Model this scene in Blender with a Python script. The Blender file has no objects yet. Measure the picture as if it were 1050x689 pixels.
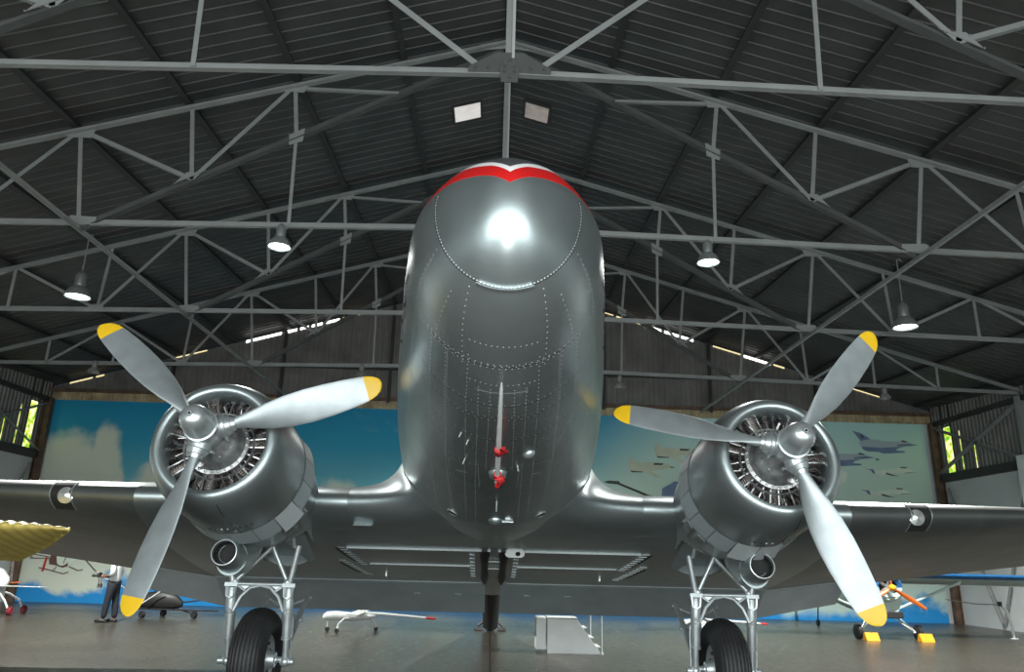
import bpy, math, random
from math import sin, cos, pi, radians, sqrt, atan2, hypot
from mathutils import Vector, Matrix
random.seed(7)
scene = bpy.context.scene
COL = scene.collection

# ------------------------------------------------------------------ materials
def new_mat(name):
    m = bpy.data.materials.new(name); m.use_nodes = True
    nt = m.node_tree; b = nt.nodes['Principled BSDF']
    return m, nt, b

def mat(name, col, metal=0.0, rough=0.5, var=0.0, scale=3.0, bump=0.0, bscale=20.0, emit=None, estr=0.0, spec=0.5):
    m, nt, b = new_mat(name)
    b.inputs['Base Color'].default_value = (*col, 1)
    b.inputs['Metallic'].default_value = metal
    b.inputs['Roughness'].default_value = rough
    b.inputs['Specular IOR Level'].default_value = spec
    tc = nt.nodes.new('ShaderNodeTexCoord')
    if var > 0:
        n = nt.nodes.new('ShaderNodeTexNoise'); n.inputs['Scale'].default_value = scale; n.inputs['Detail'].default_value = 6
        r = nt.nodes.new('ShaderNodeValToRGB')
        r.color_ramp.elements[0].position = .3; r.color_ramp.elements[1].position = .7
        r.color_ramp.elements[0].color = (*[c*(1-var) for c in col], 1)
        r.color_ramp.elements[1].color = (*[min(1, c*(1+var)) for c in col], 1)
        nt.links.new(tc.outputs['Object'], n.inputs['Vector']); nt.links.new(n.outputs['Fac'], r.inputs['Fac'])
        nt.links.new(r.outputs['Color'], b.inputs['Base Color'])
    if bump > 0:
        n2 = nt.nodes.new('ShaderNodeTexNoise'); n2.inputs['Scale'].default_value = bscale; n2.inputs['Detail'].default_value = 4
        bp = nt.nodes.new('ShaderNodeBump'); bp.inputs['Strength'].default_value = bump; bp.inputs['Distance'].default_value = .02
        nt.links.new(tc.outputs['Object'], n2.inputs['Vector']); nt.links.new(n2.outputs['Fac'], bp.inputs['Height'])
        nt.links.new(bp.outputs['Normal'], b.inputs['Normal'])
    if emit:
        b.inputs['Emission Color'].default_value = (*emit, 1); b.inputs['Emission Strength'].default_value = estr
    return m

M = {}
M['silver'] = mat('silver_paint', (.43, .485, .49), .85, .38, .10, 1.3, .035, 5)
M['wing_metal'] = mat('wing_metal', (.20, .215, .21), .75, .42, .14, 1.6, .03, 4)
M['flap_metal'] = mat('flap_metal', (.24, .28, .29), .3, .5, .10, 2.5, .03, 6)
M['light_silver'] = mat('bright_aluminium', (.62, .66, .67), .75, .34, .08, 2, .02, 8)
M['cowl_flap'] = mat('cowl_flap_metal', (.46, .52, .53), .25, .5, .08, 5)
M['blade'] = mat('blade_aluminium', (.42, .46, .475), .6, .46, .10, 6, .03, 30)
M['yellow'] = mat('tip_yellow', (.85, .52, .015), 0, .4, .05, 8)
M['rivet'] = mat('rivet_heads', (.85, .9, .9), .5, .35)
M['flap_bright'] = mat('cowl_flap_pale', (.66, .71, .72), .3, .5)  # paler grey for the wider-open cowl flaps
M['louver'] = mat('louver_edges', (.30, .33, .33), .5, .5)
M['seam'] = mat('seam_edges', (.55, .60, .60), .6, .4)
M['darkseam'] = mat('seam_dark', (.05, .055, .055), .4, .5)  # dark panel joints; flat strips also stand in for recesses by the louvres
M['engine_dark'] = mat('engine_steel', (.17, .145, .135), .6, .45, .4, 20)
M['engine_grey'] = mat('engine_alloy', (.42, .42, .42), .8, .35, .3, 12)
M['black'] = mat('black_paint', (.012, .012, .012), 0, .5)
M['dark_hole'] = mat('shade_black', (.02, .02, .02), 0, .8)  # near-black that paints shade into recesses and openings, and colours the tail strut
M['tire'] = mat('tire_rubber', (.018, .018, .019), 0, .55, .25, 14, .05, 60)
M['gear'] = mat('gear_silver', (.55, .59, .60), .65, .36, .12, 9)
M['red'] = mat('red_cloth', (.55, .02, .025), 0, .7, .1, 20)
M['glass'] = mat('cockpit_glass', (.03, .035, .04), .2, .08)
M['lens'] = mat('lamp_lens', (.6, .62, .6), .6, .15)
M['white'] = mat('white_paint', (.62, .65, .64), 0, .45, .06, 4)
M['steel'] = mat('truss_grey', (.24, .25, .245), .1, .55, .12, 2.5)
M['steel_dark'] = mat('purlin_grey', (.03, .03, .03), .1, .6, .15, 2.5)
M['rust'] = mat('rusty_post', (.10, .062, .04), 0, .7, .45, 4)
M['wallwhite'] = mat('wall_white', (.50, .53, .53), 0, .7, .07, .8)
M['orange'] = mat('orange_paint', (.75, .15, .02), 0, .4)
M['chock'] = mat('chock_orange', (.78, .36, .01), 0, .6, .08, 9)
M['blue'] = mat('blue_paint', (.02, .12, .30), 0, .35, .06, 4)
M['palegreen'] = mat('pale_fabric', (.42, .52, .49), 0, .6, .05, 3)
M['yellow_fabric'] = mat('yellow_fabric', (.60, .46, .12), 0, .42, .10, 5)

# ------------------------------------------------------------------ mesh builder
class MB:
    def __init__(s): s.v = []; s.f = []; s.m = []
    def add(s, vs, fs, m=0):
        o = len(s.v); s.v += [tuple(v) for v in vs]
        for f in fs: s.f.append(tuple(o+i for i in f)); s.m.append(m)
    def box(s, c, d, m=0, R=None):
        x, y, z = d[0]/2, d[1]/2, d[2]/2
        vs = [Vector((i*x, j*y, k*z)) for i in (-1, 1) for j in (-1, 1) for k in (-1, 1)]
        if R: vs = [R @ v for v in vs]
        vs = [v+Vector(c) for v in vs]
        s.add(vs, [(0, 1, 3, 2), (4, 6, 7, 5), (0, 4, 5, 1), (2, 3, 7, 6), (0, 2, 6, 4), (1, 5, 7, 3)], m)
    def bar(s, p0, p1, w, h, m=0, up=(0, 1, 0)):      # box from p0 to p1, h along up, w across
        p0, p1 = Vector(p0), Vector(p1); d = (p1-p0); L = d.length; d.normalize(); u = Vector(up)
        sd = d.cross(u).normalized(); u = sd.cross(d)
        vs = []
        for p in (p0, p1):
            for a, b in ((-1, -1), (1, -1), (1, 1), (-1, 1)): vs.append(p+sd*(a*w/2)+u*(b*h/2))
        s.add(vs, [(3, 2, 1, 0), (4, 5, 6, 7), (0, 1, 5, 4), (1, 2, 6, 5), (2, 3, 7, 6), (3, 0, 4, 7)], m)
    def angle(s, p0, p1, w, m=0, t=.012, up=(0, 1, 0), flip=1):    # rolled steel angle section
        p0, p1 = Vector(p0), Vector(p1); d = (p1-p0).normalized(); u = Vector(up); sd = d.cross(u).normalized()*flip
        s.bar(p0, p1, w, t, m, up)
        o = sd*(w/2-t/2)+u*(w/2)
        s.bar(p0+o, p1+o, t, w, m, up)
    def loft(s, rings, m=0, closed=True, caps=True, mfun=None):
        n = len(rings[0]); o = len(s.v)
        for r in rings: s.v += [tuple(p) for p in r]
        for i in range(len(rings)-1):
            for j in range(n if closed else n-1):
                k = (j+1) % n
                s.f.append((o+i*n+j, o+i*n+k, o+(i+1)*n+k, o+(i+1)*n+j)); s.m.append(mfun(i, j) if mfun else m)
        if caps and closed:
            s.f.append(tuple(o+j for j in reversed(range(n)))); s.m.append(mfun(0, 0) if mfun else m)
            e = o+(len(rings)-1)*n
            s.f.append(tuple(e+j for j in range(n))); s.m.append(mfun(len(rings)-2, 0) if mfun else m)
    def lathe(s, prof, org, axis, n=32, m=0, mfun=None, caps=False, a0=0, a1=2*pi):   # prof: (t along the axis, radius)
        ax = Vector(axis).normalized(); org = Vector(org)
        u = ax.orthogonal().normalized() if abs(ax.y) < .9 else Vector((1, 0, 0)); u = (u-ax*u.dot(ax)).normalized(); w = ax.cross(u)
        full = abs(a1-a0-2*pi) < 1e-6; k = n if full else n+1
        rings = [[org+ax*t+(u*cos(a0+(a1-a0)*j/n)+w*sin(a0+(a1-a0)*j/n))*max(r, 1e-4) for j in range(k)] for t, r in prof]
        s.loft(rings, m, full, caps and full, mfun)
    def tube(s, pts, r, n=10, m=0, caps=True):
        pts = [Vector(p) for p in pts]; rs = r if isinstance(r, (list, tuple)) else [r]*len(pts)
        d0 = (pts[1]-pts[0]).normalized(); u = d0.orthogonal().normalized(); rings = []
        for i, p in enumerate(pts):
            d = (pts[min(i+1, len(pts)-1)]-pts[max(i-1, 0)]).normalized()
            u = (u-d*u.dot(d)).normalized(); w = d.cross(u)
            rings.append([p+(u*cos(2*pi*j/n)+w*sin(2*pi*j/n))*rs[i] for j in range(n)])
        s.loft(rings, m, True, caps)
    def sphere(s, c, r, m=0, n=16, k=10):
        r = (r, r, r) if not isinstance(r, (tuple, list)) else r
        rings = [[(c[0]+r[0]*sin(pi*i/k)*cos(2*pi*j/n), c[1]+r[1]*sin(pi*i/k)*sin(2*pi*j/n), c[2]-r[2]*cos(pi*i/k)) for j in range(n)] for i in range(1, k)]
        s.loft(rings, m)
    def prism(s, poly, d, m=0):         # polygon of 3-D points pushed along d
        n = len(poly); d = Vector(d); a = [Vector(p) for p in poly]; b = [p+d for p in a]
        s.add(a+b, [tuple(range(n)), tuple(reversed(range(n, 2*n)))]+[(i, i+n, (i+1) % n+n, (i+1) % n) for i in range(n)], m)
    def build(s, name, mats, parent=None, tf=None, sharp=38, bevel=0, flat=False):
        me = bpy.data.meshes.new(name)
        vs = [tf(Vector(v)) for v in s.v] if tf else s.v
        me.from_pydata([tuple(v) for v in vs], [], s.f)
        if not isinstance(mats, (list, tuple)): mats = [mats]
        for x in mats: me.materials.append(x)
        for p, i in zip(me.polygons, s.m): p.material_index = i
        import bmesh
        bm = bmesh.new(); bm.from_mesh(me); bmesh.ops.recalc_face_normals(bm, faces=bm.faces); bm.to_mesh(me); bm.free()
        if not flat:
            me.shade_smooth(); me.set_sharp_from_angle(angle=radians(sharp))
        o = bpy.data.objects.new(name, me); COL.objects.link(o)
        if parent: o.parent = parent
        if bevel:
            b = o.modifiers.new('bevel', 'BEVEL'); b.width = bevel; b.segments = 2; b.limit_method = 'ANGLE'
        return o

def tag(o, label=None, cat=None, group=None, kind=None):
    if label: o['label'] = label
    if cat: o['category'] = cat
    if group: o['group'] = group
    if kind: o['kind'] = kind
    return o
def empty(name, loc=(0, 0, 0), rot=(0, 0, 0)):
    o = bpy.data.objects.new(name, None); COL.objects.link(o); o.location = loc; o.rotation_euler = rot
    o.empty_display_size = .2
    return o
def copy_tree(o, parent=None):
    c = o.copy(); COL.objects.link(c)
    if parent: c.parent = parent
    for ch in list(o.children): copy_tree(ch, c)
    return c
def rel(loc):                            # world points -> points relative to a thing's base
    L = Vector(loc); return lambda v: v-L
def lerp(a, b, t): return a+(b-a)*t
def interp(xs, ys, x):
    if x <= xs[0]: return ys[0]
    for i in range(len(xs)-1):
        if x <= xs[i+1]: return ys[i]+(ys[i+1]-ys[i])*(x-xs[i])/(xs[i+1]-xs[i])
    return ys[-1]

# ------------------------------------------------------------------ camera
FPX, PITCH, ROLL, YAW, CX, CH = 772.05, .2895, .025, .0206, -.0516, 1.7409
r0 = Vector((cos(YAW), -sin(YAW), 0)); f0 = Vector((sin(YAW), cos(YAW), 0)); zz = Vector((0, 0, 1))
FW = cos(PITCH)*f0+sin(PITCH)*zz; U0 = -sin(PITCH)*f0+cos(PITCH)*zz
RT = cos(ROLL)*r0+sin(ROLL)*U0; UP = -sin(ROLL)*r0+cos(ROLL)*U0
cam = bpy.data.cameras.new('camera'); cam.sensor_width = 36; cam.lens = FPX/1050*36; cam.clip_end = 200; cam.clip_start = .05
co = bpy.data.objects.new('camera', cam); COL.objects.link(co)
Mx = Matrix((RT, UP, -FW)).transposed().to_4x4(); Mx.translation = (CX, 0, CH)
co.matrix_world = Mx; scene.camera = co

# ------------------------------------------------------------------ the hangar shell
XW, YB, YF = 16.35, 27.6, -6.0            # side walls, back wall, front wall
def ridge(y): return 11.16+.05*(y-7.9)
SL = .29
def roof_z(x, y): return ridge(y)+.20-SL*abs(x)

m, nt, b = new_mat('concrete_floor')
tc = nt.nodes.new('ShaderNodeTexCoord')
n1 = nt.nodes.new('ShaderNodeTexNoise'); n1.inputs['Scale'].default_value = .5; n1.inputs['Detail'].default_value = 8
n2 = nt.nodes.new('ShaderNodeTexNoise'); n2.inputs['Scale'].default_value = 6; n2.inputs['Detail'].default_value = 8
mx = nt.nodes.new('ShaderNodeMath'); mx.operation = 'MULTIPLY_ADD'; mx.inputs[1].default_value = .35
cr = nt.nodes.new('ShaderNodeValToRGB'); cr.color_ramp.elements[0].position = .35; cr.color_ramp.elements[1].position = .85
cr.color_ramp.elements[0].color = (.036, .032, .026, 1); cr.color_ramp.elements[1].color = (.062, .055, .043, 1)
br = nt.nodes.new('ShaderNodeTexBrick'); br.offset = 0; br.inputs['Scale'].default_value = 1; br.inputs['Brick Width'].default_value = 4.5; br.inputs['Row Height'].default_value = 4.6
br.inputs['Mortar Size'].default_value = .015; br.inputs['Color1'].default_value = (1, 1, 1, 1); br.inputs['Color2'].default_value = (1, 1, 1, 1); br.inputs['Mortar'].default_value = (.35, .35, .35, 1)
mul = nt.nodes.new('ShaderNodeMix'); mul.data_type = 'RGBA'; mul.blend_type = 'MULTIPLY'; mul.inputs[0].default_value = 1
L = nt.links.new
L(tc.outputs['Object'], n1.inputs['Vector']); L(tc.outputs['Object'], n2.inputs['Vector']); L(tc.outputs['Object'], br.inputs['Vector'])
L(n2.outputs['Fac'], mx.inputs[0]); L(n1.outputs['Fac'], mx.inputs[2]); L(mx.outputs[0], cr.inputs['Fac'])
L(cr.outputs['Color'], mul.inputs[6]); L(br.outputs['Color'], mul.inputs[7]); L(mul.outputs[2], b.inputs['Base Color'])
b.inputs['Roughness'].default_value = .28
rr = nt.nodes.new('ShaderNodeMapRange'); rr.inputs['To Min'].default_value = .2; rr.inputs['To Max'].default_value = .42
L(n2.outputs['Fac'], rr.inputs['Value']); L(rr.outputs[0], b.inputs['Roughness'])
M['floor'] = m
g = MB(); g.box((0, (YB+YF)/2, -.1), (2*XW+.6, YB-YF+.6, .2))
tag(g.build('floor', M['floor']), 'smooth grey-brown concrete hangar floor with a dull sheen', 'floor', kind='structure')

# corrugated roof sheets (real ribs) with purlins underneath
M['roof'] = mat('roof_sheet', (.056, .056, .055), .25, .5, .22, 1.2)
g = MB()
for sgn in (-1, 1):
    ys = []; y = YF-.3; P = .29
    while y < YB+.3:
        ys += [(y, 0), (y+.235, 0), (y+.25, .018), (y+.27, .018), (y+.285, 0)]; y += P
    ra = [(0.0, yy, roof_z(0, yy)-d) for yy, d in ys]; rb = [(sgn*(XW+.5), yy, roof_z(XW+.5, yy)-d) for yy, d in ys]
    g.loft([ra, rb], 0, False)
ceil = tag(g.build('ceiling', M['roof'], flat=True), 'dark corrugated metal pitched roof of the hangar', 'ceiling', kind='structure')
for sgn in (-1, 1):
    for k in range(1, 9):
        g = MB(); x = sgn*1.97*k; p0 = (x, YF, roof_z(x, YF)-.085); p1 = (x, YB, roof_z(x, YB)-.085)
        n = Vector((sgn*SL, 0, 1)).normalized()
        g.bar(p0, p1, .06, .09, 0, n); g.bar(Vector(p0)+Vector((sgn*.03, 0, -.045)), Vector(p1)+Vector((sgn*.03, 0, -.045)), .10, .012, 0, n)
        g.build('purlin', M['steel_dark'], ceil)
g = MB(); g.bar((0, YF, ridge(YF)+.12), (0, YB, ridge(YB)+.12), .13, .05, 0, (0, 0, 1)); g.bar((0, YF, ridge(YF)+.07), (0, YB, ridge(YB)+.07), .03, .09, 0, (0, 0, 1))
g.build('ridge_beam', M['steel'], ceil)
# translucent roof lights beside the ridge
M['skylight'] = mat('skylight_sheet', (.5, .48, .45), 0, .5, .35, 4, emit=(1, .95, .92), estr=.42)
M['skylight_dull'] = mat('skylight_dirty', (.3, .27, .25), 0, .5, .6, 3, emit=(.7, .6, .55), estr=.16)
for i, (x0, x1) in enumerate(((-1.18, -.56), (.40, .97))):
    g = MB(); pts = []
    for x, y in ((x0, 14.5), (x1, 14.5), (x1, 15.22), (x0, 15.22)): pts.append((x, y, roof_z(x, y)-.055))
    g.prism(pts, (0, 0, .015))
    for a, c in ((0, 1), (1, 2), (2, 3), (3, 0)): g.bar(pts[a], pts[c], .05, .04, 1, (0, 0, 1))
    tag(g.build('window_%d' % (i+1), [M['skylight'] if i == 0 else M['skylight_dull'], M['steel_dark']], flat=True), ('small lit roof light left of the ridge' if i == 0 else 'small dull roof light right of the ridge'), 'skylight', kind='structure')

# corrugated side walls: white panels below, dark ribbed sheets above, a slit of daylight by the back corner
M['sheet'] = mat('wall_sheet_dark', (.16, .155, .145), .1, .6, .25, 1.5)
m, nt, b = new_mat('foliage_light')            # sunlit leaves seen through the open slit
tc = nt.nodes.new('ShaderNodeTexCoord'); nz = nt.nodes.new('ShaderNodeTexNoise'); nz.inputs['Scale'].default_value = 6; nz.inputs['Detail'].default_value = 5
cr = nt.nodes.new('ShaderNodeValToRGB'); cr.color_ramp.elements[0].position = .38; cr.color_ramp.elements[1].position = .62
cr.color_ramp.elements[0].color = (.10, .42, .03, 1); cr.color_ramp.elements[1].color = (.95, .95, .55, 1)
e = cr.color_ramp.elements.new(.5); e.color = (.65, .75, .05, 1)
nt.links.new(tc.outputs['Object'], nz.inputs['Vector']); nt.links.new(nz.outputs['Fac'], cr.inputs['Fac'])
nt.links.new(cr.outputs['Color'], b.inputs['Emission Color']); b.inputs['Emission Strength'].default_value = 1.1; b.inputs['Base Color'].default_value = (.1, .2, .05, 1)
M['foliage'] = m
def ribbed(g, x, y0, y1, z0, z1, m=0, sgn=1, P=.2):
    ys = []; y = y0
    while y < y1: ys += [(y, 0), (min(y1, y+P*.5), 0), (min(y1, y+P*.6), .03), (min(y1, y+P*.9), .03)]; y += P
    ys.append((y1, 0))
    zt = z1 if callable(z1) else (lambda yy: z1)
    g.loft([[(x-sgn*d, yy, z0) for yy, d in ys], [(x-sgn*d, yy, zt(yy)) for yy, d in ys]], m, False)
for sgn, side in ((-1, 'left'), (1, 'right')):
    x = sgn*XW; g = MB()
    ribbed(g, x, YF, 26.45, 4.95, lambda yy: roof_z(XW, yy), 0, sgn)
    ribbed(g, x, 26.95, YB, 4.95, lambda yy: roof_z(XW, yy), 0, sgn)
    ribbed(g, x, 26.45, 26.95, 6.75, lambda yy: roof_z(XW, yy), 0, sgn)
    g.box((x+sgn*.05, (YF+YB)/2, 2.47), (.1, YB-YF, 4.96), 1)
    w = tag(g.build('wall_'+side, [M['sheet'], M['wallwhite']], flat=True), side+' hangar side wall, white panels below dark ribbed sheets', 'wall', kind='structure')
    g = MB(); g.bar((x-sgn*.09, YF, 4.95), (x-sgn*.09, YB-.4, 4.95), .16, .28, 0, (0, 0, 1)); g.build('sill_rail', M['steel_dark'], w)
    g = MB(); g.bar((x-sgn*.08, YF, 6.95), (x-sgn*.08, YB, 6.95), .12, .16, 0, (0, 0, 1)); g.build('eaves_beam', M['steel_dark'], w)
    for (a0, z0), (a1, z1) in (((22.7, 6.8), (27.3, 5.1)), ((27.3, 6.8), (22.7, 5.1)), ((26.9, 4.6), (24.9, .2)), ((24.9, .2), (22.8, 4.6))):
        g = MB(); g.angle((x-sgn*.10, a0, z0), (x-sgn*.10, a1, z1), .09, 0, .012, (sgn*-1, 0, 0)); g.build('diagonal_brace', M['steel'], w)
    for yy in (27.32, 22.5, 17.3, 12.4, 7.9):
        g = MB(); g.box((x-sgn*.13, yy, 3.5), (.26, .03, 7.0)); g.box((x-sgn*.02, yy, 3.5), (.03, .2, 7.0)); g.box((x-sgn*.25, yy, 3.5), (.03, .2, 7.0))
        g.build('wall_post', M['rust'] if yy > 27 else M['steel'], w)
    g = MB(); g.box((x+sgn*.05, 26.7, 5.85), (.02, .52, 1.85))
    tag(g.build('window_%d' % (3 if sgn < 0 else 4), M['foliage'], flat=True), 'tall daylight slit with green leaves at the '+side+' back corner', 'window', kind='structure')
    for yy, z0, z1 in ((25.95, 5.15, 6.5), (25.2, 5.1, 5.9)):
        g = MB(); g.box((x-sgn*.036, yy, (z0+z1)/2), (.006, .035, z1-z0)); g.build('daylight_crack', M['foliage'], w)
# loose lighter boards standing on the right wall rail
g = MB(); g.box((XW-.3, 21.7, 3.9), (.05, 2.3, 2.6))
tag(g.build('trim_1', M['white'], bevel=.005), 'pale panel fixed to the right wall by the steel column', 'wall panel', kind='structure')

# back wall: white backing, rusty ribbed strip, dark ribbed gable with a broken gap of daylight under the roof
g = MB(); g.box((0, YB+.06, 3.55), (2*XW, .1, 7.1), 1)
def ribx(g, x0, x1, y, zf0, zf1, m, P=.2):
    xs = []; x = x0
    while x < x1-1e-6: xs += [(x, 0), (min(x1, x+P*.5), 0), (min(x1, x+P*.6), .03), (min(x1, x+P*.9), .03)]; x += P
    xs.append((x1, 0))
    g.loft([[(xx, y-d, zf0(xx)) for xx, d in xs], [(xx, y-d, zf1(xx)) for xx, d in xs]], m, False)
ribx(g, -XW, XW, YB, lambda x: 7.0, lambda x: 7.42, 2, .16)
ribx(g, -XW, 0, YB, lambda x: 7.42, lambda x: roof_z(x, YB)-.13, 0)
ribx(g, 0, XW, YB, lambda x: 7.42, lambda x: roof_z(x, YB)-.13, 0)
M['strip'] = mat('yellowed_strip', (.33, .27, .16), 0, .6, .45, 2.5)
wb = tag(g.build('wall_back', [M['sheet'], M['wallwhite'], M['strip']], flat=True), 'back hangar wall with ribbed gable above the painted mural', 'wall', kind='structure')
g = MB(); g.bar((-XW, YB-.12, 7.34), (XW, YB-.12, 7.34), .07, .12, 0, (0, 0, 1)); g.build('wall_rail', M['rust'], wb)
g = MB(); g.bar((-12.5, YB-.12, 8.5), (12.5, YB-.12, 8.5), .07, .10, 0, (0, 0, 1)); g.build('wall_rail', M['steel_dark'], wb)
for x in (-12, -8, -4, 4, 8, 12):
    g = MB(); g.bar((x, YB-.18, 7.2), (x, YB-.18, roof_z(x, YB)-.2), .10, .10); g.build('gable_post', M['steel_dark'], wb)
M['gap'] = mat('daylight_gap', (.8, .8, .8), 0, .6, emit=(1, .99, .92), estr=2.2)
M['gapwarm'] = mat('daylight_gap_warm', (.7, .6, .4), 0, .6, emit=(.9, .75, .4), estr=.8)
for sgn in (-1, 1):
    random.seed(5+sgn); x = 2.4
    while x < 15.6:
        w = random.uniform(.3, 1.5); br_ = (5.5 < x < 8.6) if sgn < 0 else (5.6 < x < 6.9 or 8.6 < x < 10.2)
        if br_ or random.random() < .62:
            g = MB(); a, c = sgn*x, sgn*(x+w-.12); hgt = .10 if br_ else random.uniform(.04, .07)
            g.prism([(a, YB-.035, roof_z(a, YB)-.13-hgt), (c, YB-.035, roof_z(c, YB)-.13-hgt), (c, YB-.035, roof_z(c, YB)-.13), (a, YB-.035, roof_z(a, YB)-.13)], (0, .01, 0))
            g.build('daylight_gap', M['gap'] if br_ else M['gapwarm'], wb, flat=True)
        x += w
# front wall behind the photographer with the big doorway
g = MB()
g.box((-14.4, YF-.05, 3.6), (4, .1, 7.2)); g.box((14.4, YF-.05, 3.6), (4, .1, 7.2))
g.prism([(-XW, YF, 7.0), (XW, YF, 7.0), (XW, YF, roof_z(XW, YF)), (0, YF, roof_z(0, YF)), (-XW, YF, roof_z(XW, YF))], (0, -.1, 0))
tag(g.build('wall_front', M['sheet'], flat=True), 'front hangar wall around the wide open doorway', 'wall', kind='structure')
# ------------------------------------------------------------------ roof trusses
def make_truss(D, label, hung=True):
    root = empty('roof_truss', (0, D, 0)); tag(root, label, 'roof truss', 'steel roof trusses across the hangar')
    zr = ridge(D); top = lambda x: zr-SL*abs(x)
    lc = lambda x: 7.22+(zr-.12-7.22)/7.45*(7.45-abs(x))
    tie = lambda x: 7.44-.021*abs(x)
    J = lambda v: v           # vertices are given relative to the truss foot
    st = M['steel']
    g = MB()
    for s in (-1, 1):
        p0, p1 = (0, 0, tie(0)), (s*16.2, 0, tie(16.2))
        g.bar(p0, p1, .115, .012, 0, (0, 1, 0)); 
        g.bar((0, -.035, tie(0)-.052), (s*16.2, -.035, tie(16.2)-.052), .012, .08, 0, (0, 1, 0))
        g.bar((0, .02, tie(0)+.052), (s*16.2, .02, tie(16.2)+.052), .012, .06, 0, (0, 1, 0))
    g.build('tie_beam', st, root, flat=True)
    for s in (-1, 1):
        g = MB(); g.bar((0, 0, zr), (s*16.25, 0, top(16.25)), .13, .012); g.bar((0, -.05, zr-.06), (s*16.25, -.05, top(16.25)-.06), .012, .11)
        g.bar((0, .05, zr+.06), (s*16.25, .05, top(16.25)+.06), .012, .11)
        g.build('top_chord', st, root, flat=True)
        g = MB(); g.bar((s*.1, .03, lc(.1)), (s*7.45, .03, lc(7.45)), .14, .014); g.bar((s*.1, 0, lc(.1)-.07), (s*7.45, 0, lc(7.45)-.07), .014, .12)
        g.build('lower_chord', M['steel_mid'], root, flat=True)
        def web(x0, z0, x1, z1, w=.075):
            g = MB(); g.angle((s*x0, -.02, z0), (s*x1, -.02, z1), w, 0, .01, (0, 1, 0), s); g.build('web_strut', st, root, flat=True)
        web(4.0, top(4.0), 3.87, lc(3.87)); web(3.87, lc(3.87), 3.82, tie(3.82), .06)
        web(4.0, top(4)-.05, 2.05, lc(2.05), .055)
        web(4.0, top(4), 5.65, lc(5.65)); web(5.85, top(5.85), 5.65, lc(5.65)); web(7.8, top(7.8), 5.65, lc(5.65))
        web(7.8, top(7.8), 7.5, tie(7.5)); web(7.8, top(7.8), 9.6, tie(9.6)); web(9.5, top(9.5), 9.6, tie(9.6))
        web(9.6, tie(9.6), 11.7, top(11.7)); web(11.7, top(11.7), 11.7, tie(11.7)); web(11.7, top(11.7), 13.7, tie(13.7)); web(13.7, top(13.7), 13.7, tie(13.7))
        if D < 8: web(.28, tie(.28), 2.87, lc(2.87), .075)
        def gusset(pts):
            g = MB(); g.prism([(s*x, -.036, z) for x, z in pts], (0, .012, 0))
            for x, z in pts[:3]:
                g.sphere((s*(x*.8+.2*pts[1][0]), -.04, z*.8+.2*pts[1][1]), .014, 0, 6, 4)
            g.build('gusset_plate', st, root, flat=True)
        gusset([(3.72, top(3.72)-.02), (4.35, top(4.35)-.02), (4.22, top(4)-.14), (3.82, top(4)-.15)])
        gusset([(7.5, top(7.5)-.02), (8.15, top(8.15)-.02), (7.95, top(8)-.11), (7.58, top(8)-.11)])
        gusset([(7.2, tie(7.2)-.06), (7.8, tie(7.8)-.06), (7.65, tie(7.5)+.12), (7.2, lc(7.2)+.03)])
        gusset([(5.4, lc(5.4)+.05), (5.95, lc(5.95)+.05), (5.75, lc(5.65)+.13), (5.58, lc(5.65)+.13)])
        gusset([(9.4, tie(9.4)-.05), (9.85, tie(9.8)-.05), (9.72, tie(9.6)+.12), (9.48, tie(9.6)+.12)])
        gusset([(3.72, lc(3.72)+.07), (4.0, lc(4)+.07), (3.98, lc(4)-.14), (3.74, lc(3.8)-.16)])
    g = MB(); g.angle((0, -.03, tie(0)), (0, -.03, zr-.1), .11, 0, .012, (0, 1, 0)); g.bar((.04, -.04, tie(0)), (.04, -.04, zr-.1), .035, .05, 1)
    g.build('king_post', [st, M['lit_edge']], root, flat=True)
    g = MB(); g.prism([(-.5, -.05, tie(0)-.05), (.5, -.05, tie(0)-.05), (.5, -.05, tie(0)+.05), (.16, -.05, tie(0)+.26), (-.16, -.05, tie(0)+.26), (-.5, -.05, tie(0)+.05)], (0, .014, 0))
    g.prism([(-.10, -.085, tie(0)-.18), (.10, -.085, tie(0)-.18), (.12, -.085, tie(0)), (.06, -.085, tie(0)+.16), (-.06, -.085, tie(0)+.16), (-.12, -.085, tie(0))], (0, .02, 0))
    for x in (-.42, -.26, -.06, .06, .26, .42):
        for dz in (-.035, .035): g.sphere((x, -.09 if abs(x) < .1 else -.055, tie(0)+dz), .02, 0, 8, 5)
    for dz in (-.12, .12): g.sphere((0, -.09, tie(0)+dz), .02, 0, 8, 5)
    g.build('gusset_plate', M['steel_mid'], root, flat=True)
    g = MB(); g.prism([(-.55, -.03, zr-.10), (0, -.03, zr+.05), (.55, -.03, zr-.10), (.55, -.03, zr-.22), (0, -.03, zr-.16), (-.55, -.03, zr-.22)], (0, .014, 0))
    g.build('gusset_plate', st, root, flat=True)
    return root
M['steel_mid'] = mat('truss_grey_dark', (.075, .078, .075), .1, .6, .15, 2.5)  # darker copy of the truss grey, puts shade into the lower chords
M['lit_edge'] = mat('post_lit_edge', (.40, .41, .41), .1, .5)  # paler strip paints the lit side of the king post
make_truss(7.9, 'grey steel roof truss directly above the propellers, first in from the doorway')
make_truss(12.4, 'grey steel roof truss carrying two lit bell lamps beside the airliner nose')
make_truss(17.3, 'grey steel roof truss with a lit lamp near each end, third in from the doorway')
make_truss(22.5, 'grey steel roof truss carrying four unlit lamps in front of the mural wall')
for s, t in ((-1, 'left'), (1, 'right')):
    g = MB(); g.angle((0, YF-0, 0), (0, YB-.3, 0), .065, 0, .012, (1, 0, 0), s)
    o = g.build('longitudinal_runner', M['steel'], flat=True); o.location = (s*7.55, 0, 7.19)
    tag(o, 'grey steel runner joining the trusses lengthwise above the '+t+' engine', 'steel beam', 'runners tying the trusses together')

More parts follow.
